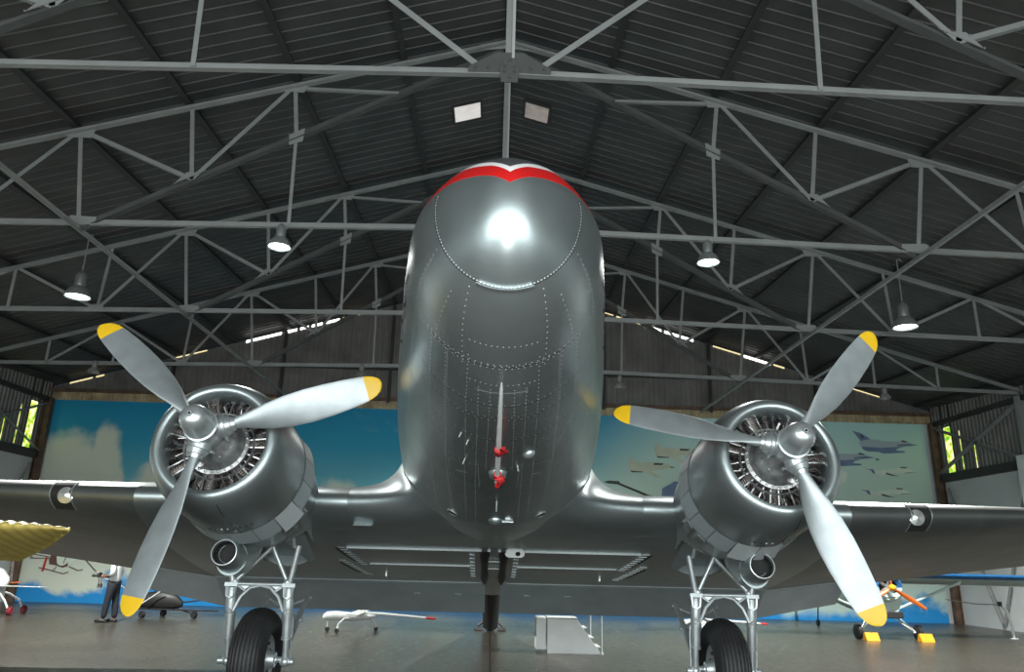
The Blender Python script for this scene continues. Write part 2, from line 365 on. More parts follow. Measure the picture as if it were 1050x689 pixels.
# ------------------------------------------------------------------ lamps
M['bulb_on'] = mat('lamp_glow', (1, 1, 1), 0, .4, emit=(.86, 1, .98), estr=9)
M['bulb_off'] = mat('lamp_unlit', (.3, .32, .3), 0, .3)
M['lamp_body'] = mat('lamp_aluminium', (.45, .47, .47), .7, .3)
M['lamp_grey'] = mat('lamp_old_grey', (.25, .25, .24), .2, .5)
def make_lamp(x, y, z, r, on, ztop, label):
    root = empty('bay_lamp', (x, y, z)); tag(root, label, 'ceiling lamp', 'bell lamps hung from the roof trusses')
    k = r/.2; body = M['lamp_body'] if on else M['lamp_grey']
    g = MB(); g.tube([(0, 0, .42*k), (0, 0, ztop-z)], .014, 8); g.tube([(0, 0, ztop-z-.02), (.06, 0, ztop-z+.02), (.1, 0, ztop-z-.03)], .012, 6); g.build('hanger_rod', M['steel'], root)
    g = MB(); g.lathe([(.16*k, .01), (.16*k, .085*k), (.19*k, .09*k), (.36*k, .085*k), (.40*k, .06*k), (.43*k, .03*k), (.43*k, .005)], (0, 0, 0), (0, 0, 1), 20); g.build('ballast_housing', body, root)
    g = MB(); g.lathe([(.18*k, .06*k), (.17*k, .10*k), (.12*k, .15*k), (.05*k, .185*k), (0, .2*k), (-.012*k, .203*k), (-.012*k, .192*k), (.04*k, .17*k), (.11*k, .13*k), (.155*k, .08*k), (.16*k, .01)], (0, 0, 0), (0, 0, 1), 28); g.build('reflector', body, root)
    g = MB()
    if on: g.lathe([(.03*k, .001), (.026*k, .08*k), (.045*k, .16*k), (.06*k, .165*k), (.06*k, .001)], (0, 0, -.04*k), (0, 0, 1), 24)
    else: g.sphere((0, 0, .06*k), (.05*k, .05*k, .09*k), 0, 12, 8)
    g.build('bulb', M['bulb_on'] if on else M['bulb_off'], root)
    if on:
        l = bpy.data.lights.new('lamp_or_fill_spot', 'SPOT'); l.energy = 240 if y < 15 else 5200; l.color = (1, 1, .96); l.shadow_soft_size = .1; l.spot_size = radians(150); l.spot_blend = .5
        lo = bpy.data.objects.new('lamp_or_fill_spot', l); COL.objects.link(lo); lo.location = (x, y, z-.08*k)
    return root
make_lamp(-3.93, 12.36, 6.93, .20, True, 7.30, 'small lit bell lamp hung just left of the airliner nose')
make_lamp(3.66, 12.36, 6.90, .20, True, 7.30, 'small lit bell lamp hung just right of the airliner nose')
make_lamp(-9.66, 16.5, 7.28, .28, True, 8.80, 'larger lit lamp with shiny housing above the left propeller')
make_lamp(9.45, 16.5, 7.17, .28, True, 8.86, 'larger lit lamp with shiny housing above the right propeller')
make_lamp(-12.2, 22.45, 6.88, .17, False, 7.14, 'unlit grey bell lamp at the far left behind the left propeller tip')
make_lamp(11.95, 22.45, 6.80, .17, False, 7.14, 'unlit grey bell lamp at the far right beyond the upper right propeller blade')
make_lamp(3.75, 22.45, 6.92, .17, False, 7.31, 'unlit grey bell lamp behind the fuselage on its right side')
make_lamp(-4.15, 22.45, 7.02, .17, False, 7.31, 'unlit grey bell lamp behind the fuselage on its left side')

# ------------------------------------------------------------------ the painted mural on the back wall
m, nt, b = new_mat('mural_paint'); N = nt.nodes.new; L = nt.links.new
tc = N('ShaderNodeTexCoord'); sp = N('ShaderNodeSeparateXYZ'); L(tc.outputs['Object'], sp.inputs[0])
def ramp(els, inp):
    r = N('ShaderNodeValToRGB'); e = r.color_ramp.elements
    e[0].position, e[0].color = els[0][0], (*els[0][1], 1); e[1].position, e[1].color = els[-1][0], (*els[-1][1], 1)
    for p, c in els[1:-1]: q = e.new(p); q.color = (*c, 1)
    L(inp, r.inputs['Fac']); return r.outputs['Color']
def mrange(inp, a, c, lo=0, hi=1):
    r = N('ShaderNodeMapRange'); r.interpolation_type = 'SMOOTHSTEP'
    r.inputs['From Min'].default_value = a; r.inputs['From Max'].default_value = c; r.inputs['To Min'].default_value = lo; r.inputs['To Max'].default_value = hi
    L(inp, r.inputs['Value']); return r.outputs[0]
def math2(op, a, c):
    r = N('ShaderNodeMath'); r.operation = op
    for i, v in enumerate((a, c)):
        if isinstance(v, (int, float)): r.inputs[i].default_value = v
        else: L(v, r.inputs[i])
    return r.outputs[0]
def mixc(f, a, c):
    r = N('ShaderNodeMix'); r.data_type = 'RGBA'; L(f, r.inputs[0])
    for i, v in ((6, a), (7, c)):
        if isinstance(v, tuple): r.inputs[i].default_value = (*v, 1)
        else: L(v, r.inputs[i])
    return r.outputs[2]
nz = N('ShaderNodeTexNoise'); nz.inputs['Scale'].default_value = .42; nz.inputs['Detail'].default_value = 7; nz.inputs['Roughness'].default_value = .55; nz.inputs['Distortion'].default_value = .5
L(tc.outputs['Object'], nz.inputs['Vector'])
nz2 = N('ShaderNodeTexNoise'); nz2.inputs['Scale'].default_value = .8; nz2.inputs['Detail'].default_value = 6; L(tc.outputs['Object'], nz2.inputs['Vector'])
X, Z = sp.outputs['X'], sp.outputs['Z']
zn = math2('DIVIDE', Z, 7.0)
sky = ramp([(0, (.38, .56, .56)), (.3, (.36, .58, .57)), (.58, (.15, .46, .54)), (.8, (.03, .31, .48)), (1, (.01, .23, .42))], zn)
# two cumulus heads at the left, built from height minus a lumpy outline
def dome(cx_, wd, zt):
    d = math2('ABSOLUTE', math2('SUBTRACT', X, cx_), 0); d = math2('DIVIDE', d, wd); d = math2('POWER', d, 2.0)
    return math2('SUBTRACT', zt, math2('MULTIPLY', d, 1.6))
out = math2('MAXIMUM', dome(-15.4, 1.9, 5.9), math2('MAXIMUM', dome(-14.0, .8, 6.1), dome(-11.9, 1.7, 4.95)))
out = math2('MAXIMUM', out, dome(-5.6, 1.6, 4.35))
out = math2('ADD', out, math2('MULTIPLY', math2('SUBTRACT', nz2.outputs['Fac'], .5), 2.2))
cl = mrange(math2('SUBTRACT', out, Z), -.25, .55)
sky = mixc(cl, sky, (.62, .68, .58))
wisp = mrange(math2('ADD', nz.outputs['Fac'], math2('MULTIPLY', math2('ABSOLUTE', math2('SUBTRACT', Z, 6.2), 0), -.12)), .56, .78, 0, .55)
sky = mixc(wisp, sky, (.55, .68, .64))
pale = ramp([(0, (.45, .60, .56)), (.5, (.54, .68, .58)), (.8, (.48, .68, .60)), (1, (.38, .62, .60))], zn)
col = mixc(mrange(math2('ADD', X, math2('MULTIPLY', Z, -1.0)), -4.0, 1.2), sky, pale)
sea = math2('ADD', math2('MULTIPLY', math2('SUBTRACT', nz.outputs['Fac'], .5), 2.6), .62)
fs = mrange(math2('SUBTRACT', sea, Z), -.15, .25)
col = mixc(fs, col, (.02, .26, .62))
L(col, b.inputs['Base Color']); b.inputs['Roughness'].default_value = .65; b.inputs['Specular IOR Level'].default_value = .25
M['mural'] = m
pm = [M['mural'], mat('mural_slate', (.14, .20, .32), 0, .7, .15, 3), mat('mural_slate_light', (.34, .43, .47), 0, .7), mat('mural_tan', (.50, .55, .42), 0, .7, .1, 3),
      mat('mural_pale', (.64, .74, .64), 0, .7, .06, 3), mat('mural_ink', (.05, .06, .06), 0, .7), mat('mural_brown', (.12, .06, .05), 0, .7), mat('mural_red', (.42, .03, .03), 0, .7), mat('mural_green', (.04, .18, .12), 0, .7)]
g = MB(); ym = YB-.06
g.box((-.1, ym+.02, 3.49), (32.2, .04, 6.98), 0)
lay = [0]
def flat(poly, cx_, cz, k, mi, mirror=1):          # painted outline, a hair in front of the board
    lay[0] += 1; y = ym-.002-.0006*lay[0]
    g.prism([(cx_+mirror*k*px, y, cz-k*py) for px, py in poly], (0, .0005, 0), mi)
K = .0053
jet = [(-252, -95), (-195, -80), (-130, -40), (-60, -35), (-60, -28), (70, -28), (95, -40), (130, -30), (160, -15), (205, -7), (160, 0), (100, 10), (60, 18), (40, 35), (105, 40), (100, 50), (30, 55), (-50, 60), (-80, 50), (-160, 48), (-195, 30), (-215, -15), (-200, -20)]
belly = [(-195, 15), (-60, 20), (60, 10), (100, 12), (60, 20), (40, 35), (105, 40), (100, 50), (30, 55), (-50, 60), (-80, 50), (-160, 48), (-190, 35)]
for cx_, cz in ((14.62, 6.17), (12.95, 5.66)):
    flat(jet, cx_, cz, K, 2); flat(belly, cx_, cz, K, 1); flat([(-252, -95), (-195, -80), (-130, -40), (-200, -25)], cx_, cz, K, 1)
    flat([(-200, -70), (-180, -65), (-175, -45), (-190, -48)], cx_, cz, K, 5); flat([(95, -38), (128, -29), (122, -22), (90, -26)], cx_, cz, K, 5); flat([(130, -14), (205, -7), (150, 2), (60, 6), (50, -4)], cx_, cz, K, 1)
tan = [(-170, -20), (-140, -70), (-115, -30), (10, -32), (90, -28), (170, 0), (90, 12), (-10, 28), (70, 75), (30, 75), (-50, 35), (-150, 35)]
for cx_, cz in ((5.72, 5.13), (6.7, 5.68)):
    flat(tan, cx_, cz, .0052, 3); flat([(20, -28), (88, -26), (75, -14), (15, -14)], cx_, cz, .0052, 5); flat([(130, -6), (170, 0), (140, 5)], cx_, cz, .0052, 5); flat([(-150, 30), (-60, 35), (-60, 40), (-140, 41)], cx_, cz, .0052, 5)
trainer = [(-180, -12), (-150, -22), (-100, 0), (-20, -8), (60, -22), (110, -26), (160, -6), (180, 4), (120, 12), (20, 16), (-60, 30), (-110, 24), (-125, 5)]
for cx_, cz in ((14.55, 5.22), (14.3, 4.45)):
    flat(trainer, cx_, cz, K, 4); flat([(-180, -14), (-120, -8), (-110, 22), (-128, 18), (-140, 0)], cx_, cz, K, 1); flat([(-30, 12), (20, 28), (60, 34), (10, 34), (-40, 22)], cx_, cz, K, 5); flat([(75, -30), (120, -28), (110, -20), (70, -22)], cx_, cz, K, 5); flat([(90, 10), (190, 2), (110, 14)], cx_, cz, K, 1)
flat([(-14, -8), (8, -6), (14, 4), (-8, 6)], 14.1, 5.62, K, 8)
flat([(-60, -80), (20, -70), (75, -40), (60, 10), (-10, 55), (-60, 60)], 12.45, 4.85, K*1.2, 4)
for a, c in ((-20, -60), (0, -56), (22, -52), (24, -20)): flat([(a-9, c-7), (a+8, c-7), (a+8, c+6), (a-9, c+6)], 12.45, 4.85, K*1.2, 5)
# dark drooping rotor blade beside the right engine, painted flat on the mural
flat([(-240, -4), (-200, -14), (-130, -12), (-125, 0), (80, 78), (200, 95), (200, 102), (70, 92), (-140, 10), (-205, 6)], 5.2, 4.52, .0052, 5)
flat([(165, 92), (170, 30), (260, -20), (300, -18), (300, 92)], 5.2, 4.52, .0052, 1)
# small bubble helicopter near the floor at the left
hx, hz, hk = -14.85, 1.32, .0054
flat([(-60, -55), (10, -75), (40, -30), (60, 20), (20, 35), (-30, 20), (-70, 15), (-75, -20)], hx, hz, hk, 6)
bub = [(42*cos(2*pi*i/18)+10, 45*sin(2*pi*i/18)-22) for i in range(18)]; flat(bub, hx, hz, hk, 4)
flat([(45, -20), (70, -55), (90, -20), (70, 10), (50, 25)], hx, hz, hk, 4)
for pl in ([(-215, -48), (-75, -28)], [(-200, -20), (-75, -18)], [(-215, -48), (-180, -22)], [(-130, 38), (-60, 50), (30, 72), (60, 60)], [(-20, 30), (-40, 60)], [(60, 28), (120, 50), (150, 42)], [(35, -55), (20, 10)], [(-40, -60), (-20, 20)]):
    for (ax, ay), (bx, by) in zip(pl, pl[1:]):
        n = Vector((ay-by, bx-ax)).normalized()*2.6; flat([(ax+n.x, ay+n.y), (bx+n.x, by+n.y), (bx-n.x, by-n.y), (ax-n.x, ay-n.y)], hx, hz, hk, 6)
flat([(-98, -25), (-85, -25), (-95, 60), (-110, 60)], hx, hz, hk, 7)
o = g.build('mural', pm, flat=True)
tag(o, 'wall-wide painted mural of blue sky, clouds and flying jets', 'mural')
# ------------------------------------------------------------------ the airliner (x right, a aft, b up; thrust line through the propeller hubs)
AP, DP, ZH = .203, 7.2766, 2.8589
ca, sa = cos(AP), sin(AP)
def toac(x, y, z): dy, dz = y-DP, z-ZH; return Vector((x, dy*ca-dz*sa, dy*sa+dz*ca))
B0 = toac(0, 9.573, 0)
air = empty('airliner', (0, 9.573, 0), (-AP, 0, 0))
tag(air, 'bare silver twin-propeller airliner with red nose stripe filling the hangar', 'airplane')
AT = lambda v: v-B0
def wp(x, y, z): return toac(x, y, z)
def part(g, name, mats, parent=air, **k): return g.build(name, mats, parent, AT, **k)

def pch(xk, yk, x):
    n = len(xk); hk = [xk[i+1]-xk[i] for i in range(n-1)]; d = [(yk[i+1]-yk[i])/hk[i] for i in range(n-1)]; mm = [0]*n
    for i in range(1, n-1):
        if d[i-1]*d[i] > 0:
            w1 = 2*hk[i]+hk[i-1]; w2 = hk[i]+2*hk[i-1]; mm[i] = (w1+w2)/(w1/d[i-1]+w2/d[i])
    mm[0] = d[0]; mm[-1] = d[-1]
    i = 0
    while i < n-2 and x > xk[i+1]: i += 1
    t = (x-xk[i])/hk[i]
    return (2*t**3-3*t**2+1)*yk[i]+(t**3-2*t**2+t)*hk[i]*mm[i]+(-2*t**3+3*t**2)*yk[i+1]+(t**3-t**2)*hk[i]*mm[i+1]
TIP = -3.10
SK = [0, .08, .3, .7, 1.3, 2.2, 3.3, 4.4, 5.4, 6.5, 9, 12, 15, 18.4]
WK = [0, .207, .467, .684, .796, .922, 1.065, 1.175, 1.235, 1.26, 1.203, .95, .55, .10]
TK = [.601, .839, 1.058, 1.236, 1.536, 2.004, 2.136, 2.158, 2.162, 2.158, 2.107, 1.97, 1.78, 1.45]
BK = [.601, .279, .049, -.181, -.351, -.452, -.503, -.522, -.44, -.31, -.34, .0, .55, 1.15]
CK = [.601, .612, .641, .665, .679, .772, .786, .796, .792, .786, .785, .95, 1.15, 1.3]
RK = [sqrt(s) for s in SK]
def fsec(s):
    q = sqrt(max(s, 0)); return [pch(RK, K_, q) for K_ in (WK, TK, BK, CK)]
def fus(s, deg, off=0.0):
    w, t, bb, c = fsec(s); th = radians(deg)
    x = w*cos(th); z = c+((t-c) if sin(th) > 0 else (c-bb))*sin(th)
    p = Vector((x, s+TIP, z))
    if off:
        h = 1e-3
        d1 = fus(s+h, deg)-fus(max(s-h, 0), deg); d2 = fus(s, deg+.3)-fus(s, deg-.3)
        n = d1.cross(d2)
        if n.length > 1e-9:
            n.normalize()
            if n.x*cos(th)+n.z*sin(th)-n.y*.3 < 0: n = -n
            p = p+n*off
    return p

# painted fuselage skin: silver with a red band, white edge line and dark top above it
m, nt, b = new_mat('fuselage_paint'); N = nt.nodes.new; L = nt.links.new
tc = N('ShaderNodeTexCoord'); sp = N('ShaderNodeSeparateXYZ'); L(tc.outputs['Object'], sp.inputs[0])
ax_ = math2('ABSOLUTE', sp.outputs['X'], 0); hb = math2('ADD', sp.outputs['Z'], B0.z)
def curve(pts):
    c = N('ShaderNodeFloatCurve'); cv = c.mapping.curves[0]
    cv.points[0].location = (pts[0][0], pts[0][1]); cv.points[1].location = (pts[-1][0], pts[-1][1])
    for p in pts[1:-1]: cv.points.new(*p)
    for p in cv.points: p.handle_type = 'VECTOR'
    c.mapping.update(); L(ax_, c.inputs['Value']); return c.outputs[0]
low = curve([(0, .60), (.03, .62), (.13, .685), (.22, .73), (.33, .765), (.44, .79), (.51, .80), (.6, .81), (1, .84)])
up_ = curve([(0, .70), (.03, .73), (.12, .81), (.23, .865), (.32, .915), (.41, .925), (1, .99)])
wh = curve([(0, .765), (.03, .79), (.12, .87), (.23, .935), (.32, .975), (.41, .985), (1, .999)])
f_red = mrange(math2('SUBTRACT', hb, low), -.003, .003); f_wh = mrange(math2('SUBTRACT', hb, up_), -.003, .003); f_dk = mrange(math2('SUBTRACT', hb, wh), -.003, .003)
nz = N('ShaderNodeTexNoise'); nz.inputs['Scale'].default_value = 1.6; nz.inputs['Detail'].default_value = 6; L(tc.outputs['Object'], nz.inputs['Vector'])
sil = ramp([(.3, (.37, .425, .43)), (.7, (.45, .505, .51))], nz.outputs['Fac'])
c1 = mixc(f_red, sil, (.52, .012, .012)); c1 = mixc(f_wh, c1, (.72, .70, .70)); c1 = mixc(f_dk, c1, (.06, .06, .065))
L(c1, b.inputs['Base Color']); L(mrange(f_red, 0, 1, .85, .0), b.inputs['Metallic']); b.inputs['Roughness'].default_value = .33
nb = N('ShaderNodeTexNoise'); nb.inputs['Scale'].default_value = 4.5; nb.inputs['Detail'].default_value = 3; L(tc.outputs['Object'], nb.inputs['Vector'])
bp = N('ShaderNodeBump'); bp.inputs['Strength'].default_value = .10; bp.inputs['Distance'].default_value = .02
L(nb.outputs['Fac'], bp.inputs['Height']); L(bp.outputs['Normal'], b.inputs['Normal'])
M['fuselage'] = m

g = MB(); rings = []
qs = [sqrt(1.2)*i/44 for i in range(1, 45)]; ss = [q*q for q in qs]+[1.2+i*.15 for i in range(1, 40)]+[7.05+i*.5 for i in range(1, 23)]+[18.4]
for s in ss: rings.append([fus(s, 360*j/96) for j in range(96)])
g.loft(rings, 0)
def rivet(p, n, r=.0055):
    n = n.normalized(); u = n.orthogonal().normalized(); w = n.cross(u)
    g.add([p+(u*cos(pi*k/3)+w*sin(pi*k/3))*r for k in range(6)]+[p+n*r*.55], [(k, (k+1) % 6, 6) for k in range(6)], 1)
def along(fn, n):
    return [fn(i/n) for i in range(n+1)]
def rivet_line(fn, step=.045, r=.0055):           # fn(t) -> (s, deg)
    pts = [fus(*fn(i/60)) for i in range(61)]; acc = 0; nxt = 0
    for i in range(60):
        d = (pts[i+1]-pts[i]).length
        while nxt <= acc+d and d > 0:
            t = (i+(nxt-acc)/d)/60; s, a = fn(t); p = fus(s, a); q = fus(s, a, .01); rivet(p, q-p, r); nxt += step
        acc += d
def seam(fn, w=.006, mi=2, n=40, off=.0018):
    P = [fus(*fn(i/n), off) for i in range(n+1)]; Q = [fus(*fn(i/n), off+.01) for i in range(n+1)]
    A_, B_ = [], []
    for i in range(n+1):
        d = (P[min(i+1, n)]-P[max(i-1, 0)]).normalized(); nn = (Q[i]-P[i]).normalized(); sd = d.cross(nn).normalized()*w/2
        A_.append(P[i]+sd); B_.append(P[i]-sd)
    g.loft([A_, B_], mi, False)
ring_ = lambda s, a0, a1: (lambda t: (s, a0+(a1-a0)*t))
rivet_line(ring_(.345, 168, 372), .026, .006); seam(ring_(.352, 168, 372), .006, 3)
for s in (.93, .965): rivet_line(ring_(s, 222, 318), .045, .005)
rivet_line(ring_(.945, 196, 344), .05, .005); seam(ring_(.95, 224, 316), .005, 3)
rivet_line(ring_(.76, 250, 290), .04, .005)
seam(ring_(1.23, 256, 284), .012); rivet_line(ring_(1.14, 252, 288), .04, .005)
for s, a0, a1 in ((1.4, 205, 335), (1.58, 225, 315), (1.62, 246, 294), (1.95, 200, 340), (2.2, 226, 314), (2.55, 240, 300), (2.95, 205, 335), (3.35, 226, 314), (3.8, 205, 335), (4.1, 244, 296)):
    rivet_line(ring_(s, a0, a1), .052, .0048); seam(ring_(s+.012, a0, a1), .004, 3)
for mir in (0, 1):
    f = (lambda a: 540-a) if mir else (lambda a: a)
    ln = lambda s0, s1, a0, a1: (lambda t: (s0+(s1-s0)*t, f(a0+(a1-a0)*t)))
    for s0, s1, a0, a1 in ((.97, 4.3, 236, 246), (.97, 4.35, 225, 236), (.9, 4.3, 250, 254), (1.2, 4.3, 257, 259), (1.2, 2.6, 263.5, 263), (.4, 1.0, 243, 247), (.4, 4.6, 208, 212), (1.0, 4.9, 195, 203), (.5, .9, 232, 228)):
        rivet_line(ln(s0, s1, a0, a1), .05, .0048)
    for s0, s1, a0, a1 in ((.97, 3.2, 237.5, 242.5), (.97, 2.1, 226, 228.5), (.45, 4.6, 209, 213)): seam(ln(s0, s1, a0, a1), .005)
    seam(ln(2.05, 2.45, 229, 240), .011); seam(ln(2.9, 3.25, 230, 239), .008)
    seam(ln(2.45, 4.3, 240, 248), .006)
    # hatch outline with its bright handle strip
    for q in ((2.66, 2.52, 243, 259), (3.12, 3.07, 244, 260.5), (2.66, 3.12, 243, 244), (2.52, 3.07, 259, 260.5)): seam(ln(*q), .007)
    seam(ln(2.86, 2.80, 247.5, 253.5), .022, 2)
    # fairing edge bead
    bead = [(5.36, 198), (5.05, 208), (4.75, 219), (4.66, 232), (4.52, 246), (4.38, 259), (4.34, 270)]
    bs = lambda t: (lambda k: (lerp(bead[k][0], bead[k+1][0], t*6-k), f(lerp(bead[k][1], bead[k+1][1], t*6-k))))(min(int(t*6), 5))
    seam(bs, .026, 2, 48, .014); rivet_line(lambda t: (bs(t)[0]-.05, bs(t)[1]), .05, .005)
    # dark painted script and window-edge streaks on the nose sides
    for s0, a0, s1, a1, w in ((.95, 192, 1.25, 186, .03), (1.2, 186, 1.3, 194, .04), (1.3, 194, 1.55, 187, .035), (1.55, 187, 1.5, 195, .03), (1.65, 192, 1.95, 186, .04), (1.95, 187, 1.9, 194, .03), (2.05, 193, 2.3, 187, .035)):
        seam(ln(s0, s1, a0, a1), w, 4, 8, .003)
fo = part(g, 'fuselage', [M['fuselage'], M['rivet'], M['seam'], M['darkseam'], M['black']], sharp=60)

# cockpit glazing and belly fittings
for mir in (0, 1):
    f = (lambda a: 540-a) if mir else (lambda a: a)
    for s0, s1, a0, a1, nm in ((1.15, 1.75, 98, 133, 'windshield_pane'), (1.9, 2.5, 140, 158, 'side_window'), (2.55, 3.15, 140, 158, 'side_window')):
        g = MB(); n = 8
        g.loft([[fus(lerp(s0, s1, i/n), f(lerp(a0, a1, j/n)), .006) for j in range(n+1)] for i in range(n+1)], 0, False)
        for (sA, aA), (sB, aB) in (((s0, a0), (s0, a1)), ((s1, a0), (s1, a1)), ((s0, a0), (s1, a0)), ((s0, a1), (s1, a1))):
            g.tube([fus(lerp(sA, sB, i/8), f(lerp(aA, aB, i/8)), .008) for i in range(9)], .012, 6, 1)
        part(g, nm, [M['glass'], M['light_silver']], fo)
g = MB(); g.loft([[fus(.352, a, d)+Vector((0, e, 0)) for a in [248+42*i/16 for i in range(17)]] for d, e in ((.0, 0), (.03, -.012), (.03, .012), (0, .025))], 0, False)
part(g, 'nose_lip', M['light_silver'], fo)
def dome_at(s, deg, r, h, nm, mt, parent=fo):
    p = fus(s, deg); q = fus(s, deg, .01); n = (q-p).normalized(); g = MB()
    g.lathe([(-.02, r), (0, r), (h*.5, r*.86), (h*.85, r*.5), (h, .002)], p, n, 20); return part(g, nm, mt, parent)
dome_at(2.66, 269.5, .085, .07, 'belly_dome', M['silver']); dome_at(4.12, 269.5, .075, .06, 'belly_dome', M['silver']); dome_at(2.31, 285.5, .055, .04, 'belly_dome', M['light_silver'])
for dg in (246, 294):
    p = fus(4.26, dg); n = (fus(4.26, dg, .01)-p).normalized(); g = MB(); g.lathe([(-.01, .062), (.016, .064), (.016, .057), (.012, .055)], p, n, 20); g.lathe([(.010, .055), (.004, .002)], p, n, 20, 1); part(g, 'drain_port', [M['louver'], M['dark_hole']], fo)
for s, dg, l in ((2.0, 249, .06), (2.08, 253, .06), (2.48, 252, .08), (2.5, 279.5, .08), (3.45, 269.7, .15)):
    p = fus(s, dg); n = (fus(s, dg, .01)-p).normalized(); g = MB(); g.tube([p-n*.01, p+n*l*.6+Vector((0, l*.4, 0))], [.009, .005], 8); part(g, 'drain_mast', [M['seam']], fo)
for x0, y0, w_ in ((.10, 4.2, .12), (.09, 4.08, .05)):
    g = MB(); p = fus(y0, 276, .006); g.box(p, (w_, .035, .012)); part(g, 'vent_slot', [M['seam']], fo)
# long probe under the nose with two red cloth covers
g = MB(); P = [fus(s, 269.3, .075+.05*max(0, (s-2.2))) for s in (1.02, 1.08, 1.4, 1.8, 2.2, 2.5, 2.62)]
g.tube(P, [.004, .012, .017, .021, .022, .022, .022], 12)
for s in (1.5, 2.2): g.tube([fus(s, 269.3, 0), fus(s, 269.3, .075)], .010, 8)
pit = part(g, 'pitot_probe', M['white'])
pit['label'] = 'long white probe under the nose'
def cover(s, sc, tip):
    g = MB(); p = fus(s, 269.3, .08)
    g.lathe([(-.05*sc, .005), (-.04*sc, .034), (.05*sc, .036), (.075*sc, .02), (.08*sc, .003)], p, (0, 1, 0), 12)
    for k in range(2):
        a = p+Vector((.0, -.04*sc, -.02)); rows = []
        for i in range(7):
            t = i/6; rows.append([a+Vector((tip[0]*t+.03*sin(4*t+k)-.03*(1-t*.6), tip[1]*t, -.03-tip[2]*t+.012*k)), a+Vector((tip[0]*t+.03*sin(4*t+k+.4)+.035*(1-t*.5), tip[1]*t+.015, -.03-tip[2]*t+.012*k+.02))])
        g.loft(rows, 0, False)
    o = part(g, 'red_cover', M['red'], pit); o['label'] = 'red cloth cover'
    o.modifiers.new('thick', 'SOLIDIFY').thickness = .006
cover(1.98, 1.0, (.06, -.22, .03)); cover(2.5, 1.1, (.03, .10, .06))

# ------------------------------------------------------------------ wings
def naca(xc, t, mcam=.02, pc=.3):
    yt = 5*t*(.2969*sqrt(xc)-.126*xc-.3516*xc**2+.2843*xc**3-.1036*xc**4)
    yc = mcam/pc**2*(2*pc*xc-xc*xc) if xc < pc else mcam/(1-pc)**2*(1-2*pc+2*pc*xc-xc*xc)
    return yc+yt, yc-yt
def airfoil(t, n=26, x1=1.0):
    xs = [(1-cos(pi*i/n))/2*x1 for i in range(n+1)]
    return [(x, naca(x, t)[0]) for x in reversed(xs)]+[(x, naca(x, t)[1]) for x in xs[1:]]
def wring(x, ale, ble, ch, t, inc, n=26):
    ci, si = cos(inc), sin(inc)
    return [Vector((x, ale+ch*(xc*ci+zc*si), ble+ch*(zc*ci-xc*si))) for xc, zc in airfoil(t, n)]
INC = radians(4.2); CH0, LA, LB = 4.32, 2.10, -.03
def wsurf(x, xc, lower=True):            # point on the centre wing skin
    z = naca(xc, .15)[1 if lower else 0]; ci, si = cos(INC), sin(INC)
    return Vector((x, LA+CH0*(xc*ci+z*si), LB+CH0*(z*ci-xc*si)))
XC = 4.35
g = MB(); g.loft([wring(x, LA, LB, CH0, .15, INC) for x in (-XC, -2.8, -1.2, 0, 1.2, 2.8, XC)])
def wline(x0, x1, c0, c1, w=.008, mi=1, off=.003, n=10):
    P = [wsurf(lerp(x0, x1, i/n), lerp(c0, c1, i/n))-Vector((0, 0, off)) for i in range(n+1)]
    if abs(x1-x0) > abs(c1-c0)*CH0: d = Vector((0, w/2, 0))
    else: d = Vector((w/2, 0, 0))
    g.loft([[p-d for p in P], [p+d for p in P]], mi, False)
def wrivets(x0, x1, c0, c1, step=.06, r=.006):
    A_, B_ = wsurf(x0, c0), wsurf(x1, c1); n = max(2, int((B_-A_).length/step))
    for i in range(n+1): rivet(wsurf(lerp(x0, x1, i/n), lerp(c0, c1, i/n)), Vector((0, 0, -1)), r)
for s in (-1, 1):
    wrivets(s*.2, s*2.15, .11, .11); wline(s*.6, s*2.1, .115, .115, .007); wrivets(s*.1, s*2.15, .165, .165); wline(s*.0, s*2.1, .172, .172, .005)
    g.bar(wsurf(s*.05, .265)-Vector((0, 0, .012)), wsurf(s*1.95, .265)-Vector((0, 0, .012)), .012, .030, 3, (0, 0, 1)); wline(s*.05, s*1.85, .28, .28, .05, 2, .002)
    g.bar(wsurf(s*.33, .46)-Vector((0, 0, .008)), wsurf(s*1.75, .46)-Vector((0, 0, .008)), .012, .020, 3, (0, 0, 1)); wrivets(s*.3, s*1.8, .47, .47, .08)
    wrivets(s*.35, s*2.1, .655, .655, .07); wline(s*.35, s*1.9, .66, .66, .006)
    wrivets(s*.1, s*2.2, .765, .765, .04, .010)
    for x in (.65, 1.05, 1.45, 1.85): wrivets(s*x, s*x, .03, .10, .05, .005)
    wline(s*1.05, s*1.05, .16, .24, .006); wline(s*.65, s*.65, .16, .24, .006)
    wline(s*1.72, s*1.95, .46, .30, .012)
    for i in range(9):                            # slotted louvres at the panel corners
        c = .27+.20*i/8; x = s*(2.02-.19*i/8)
        p = wsurf(x, c); g.bar(p+Vector((-.05, .012, -.006)), p+Vector((.05, -.012, -.012)), .016, .012, 3, (0, 0, 1))
        c = .42+.22*i/8; x = s*(2.10-.24*i/8)
        p = wsurf(x, c); g.bar(p+Vector((-.05, .012, -.006)), p+Vector((.05, -.012, -.012)), .016, .012, 3, (0, 0, 1))
        c = .27+.36*i/8; p = wsurf(s*.30, c); g.bar(p+Vector((-.035, 0, -.006)), p+Vector((.035, 0, -.010)), .016, .012, 3, (0, 0, 1))
    for c0, c1, x0, x1 in ((.28, .44, 2.10, 1.93), (.46, .62, 2.16, 1.98)):
        wline(s*x0, s*x1, c0, c1, .05, 2, .002)
    # wing joint bead by the nacelle
    p = wsurf(s*1.6, .63); g.box(p-Vector((0, 0, .02)), (.02, .09, .05), 1)
cw = part(g, 'center_wing', [M['silver'], M['rivet'], M['darkseam'], M['louver']])
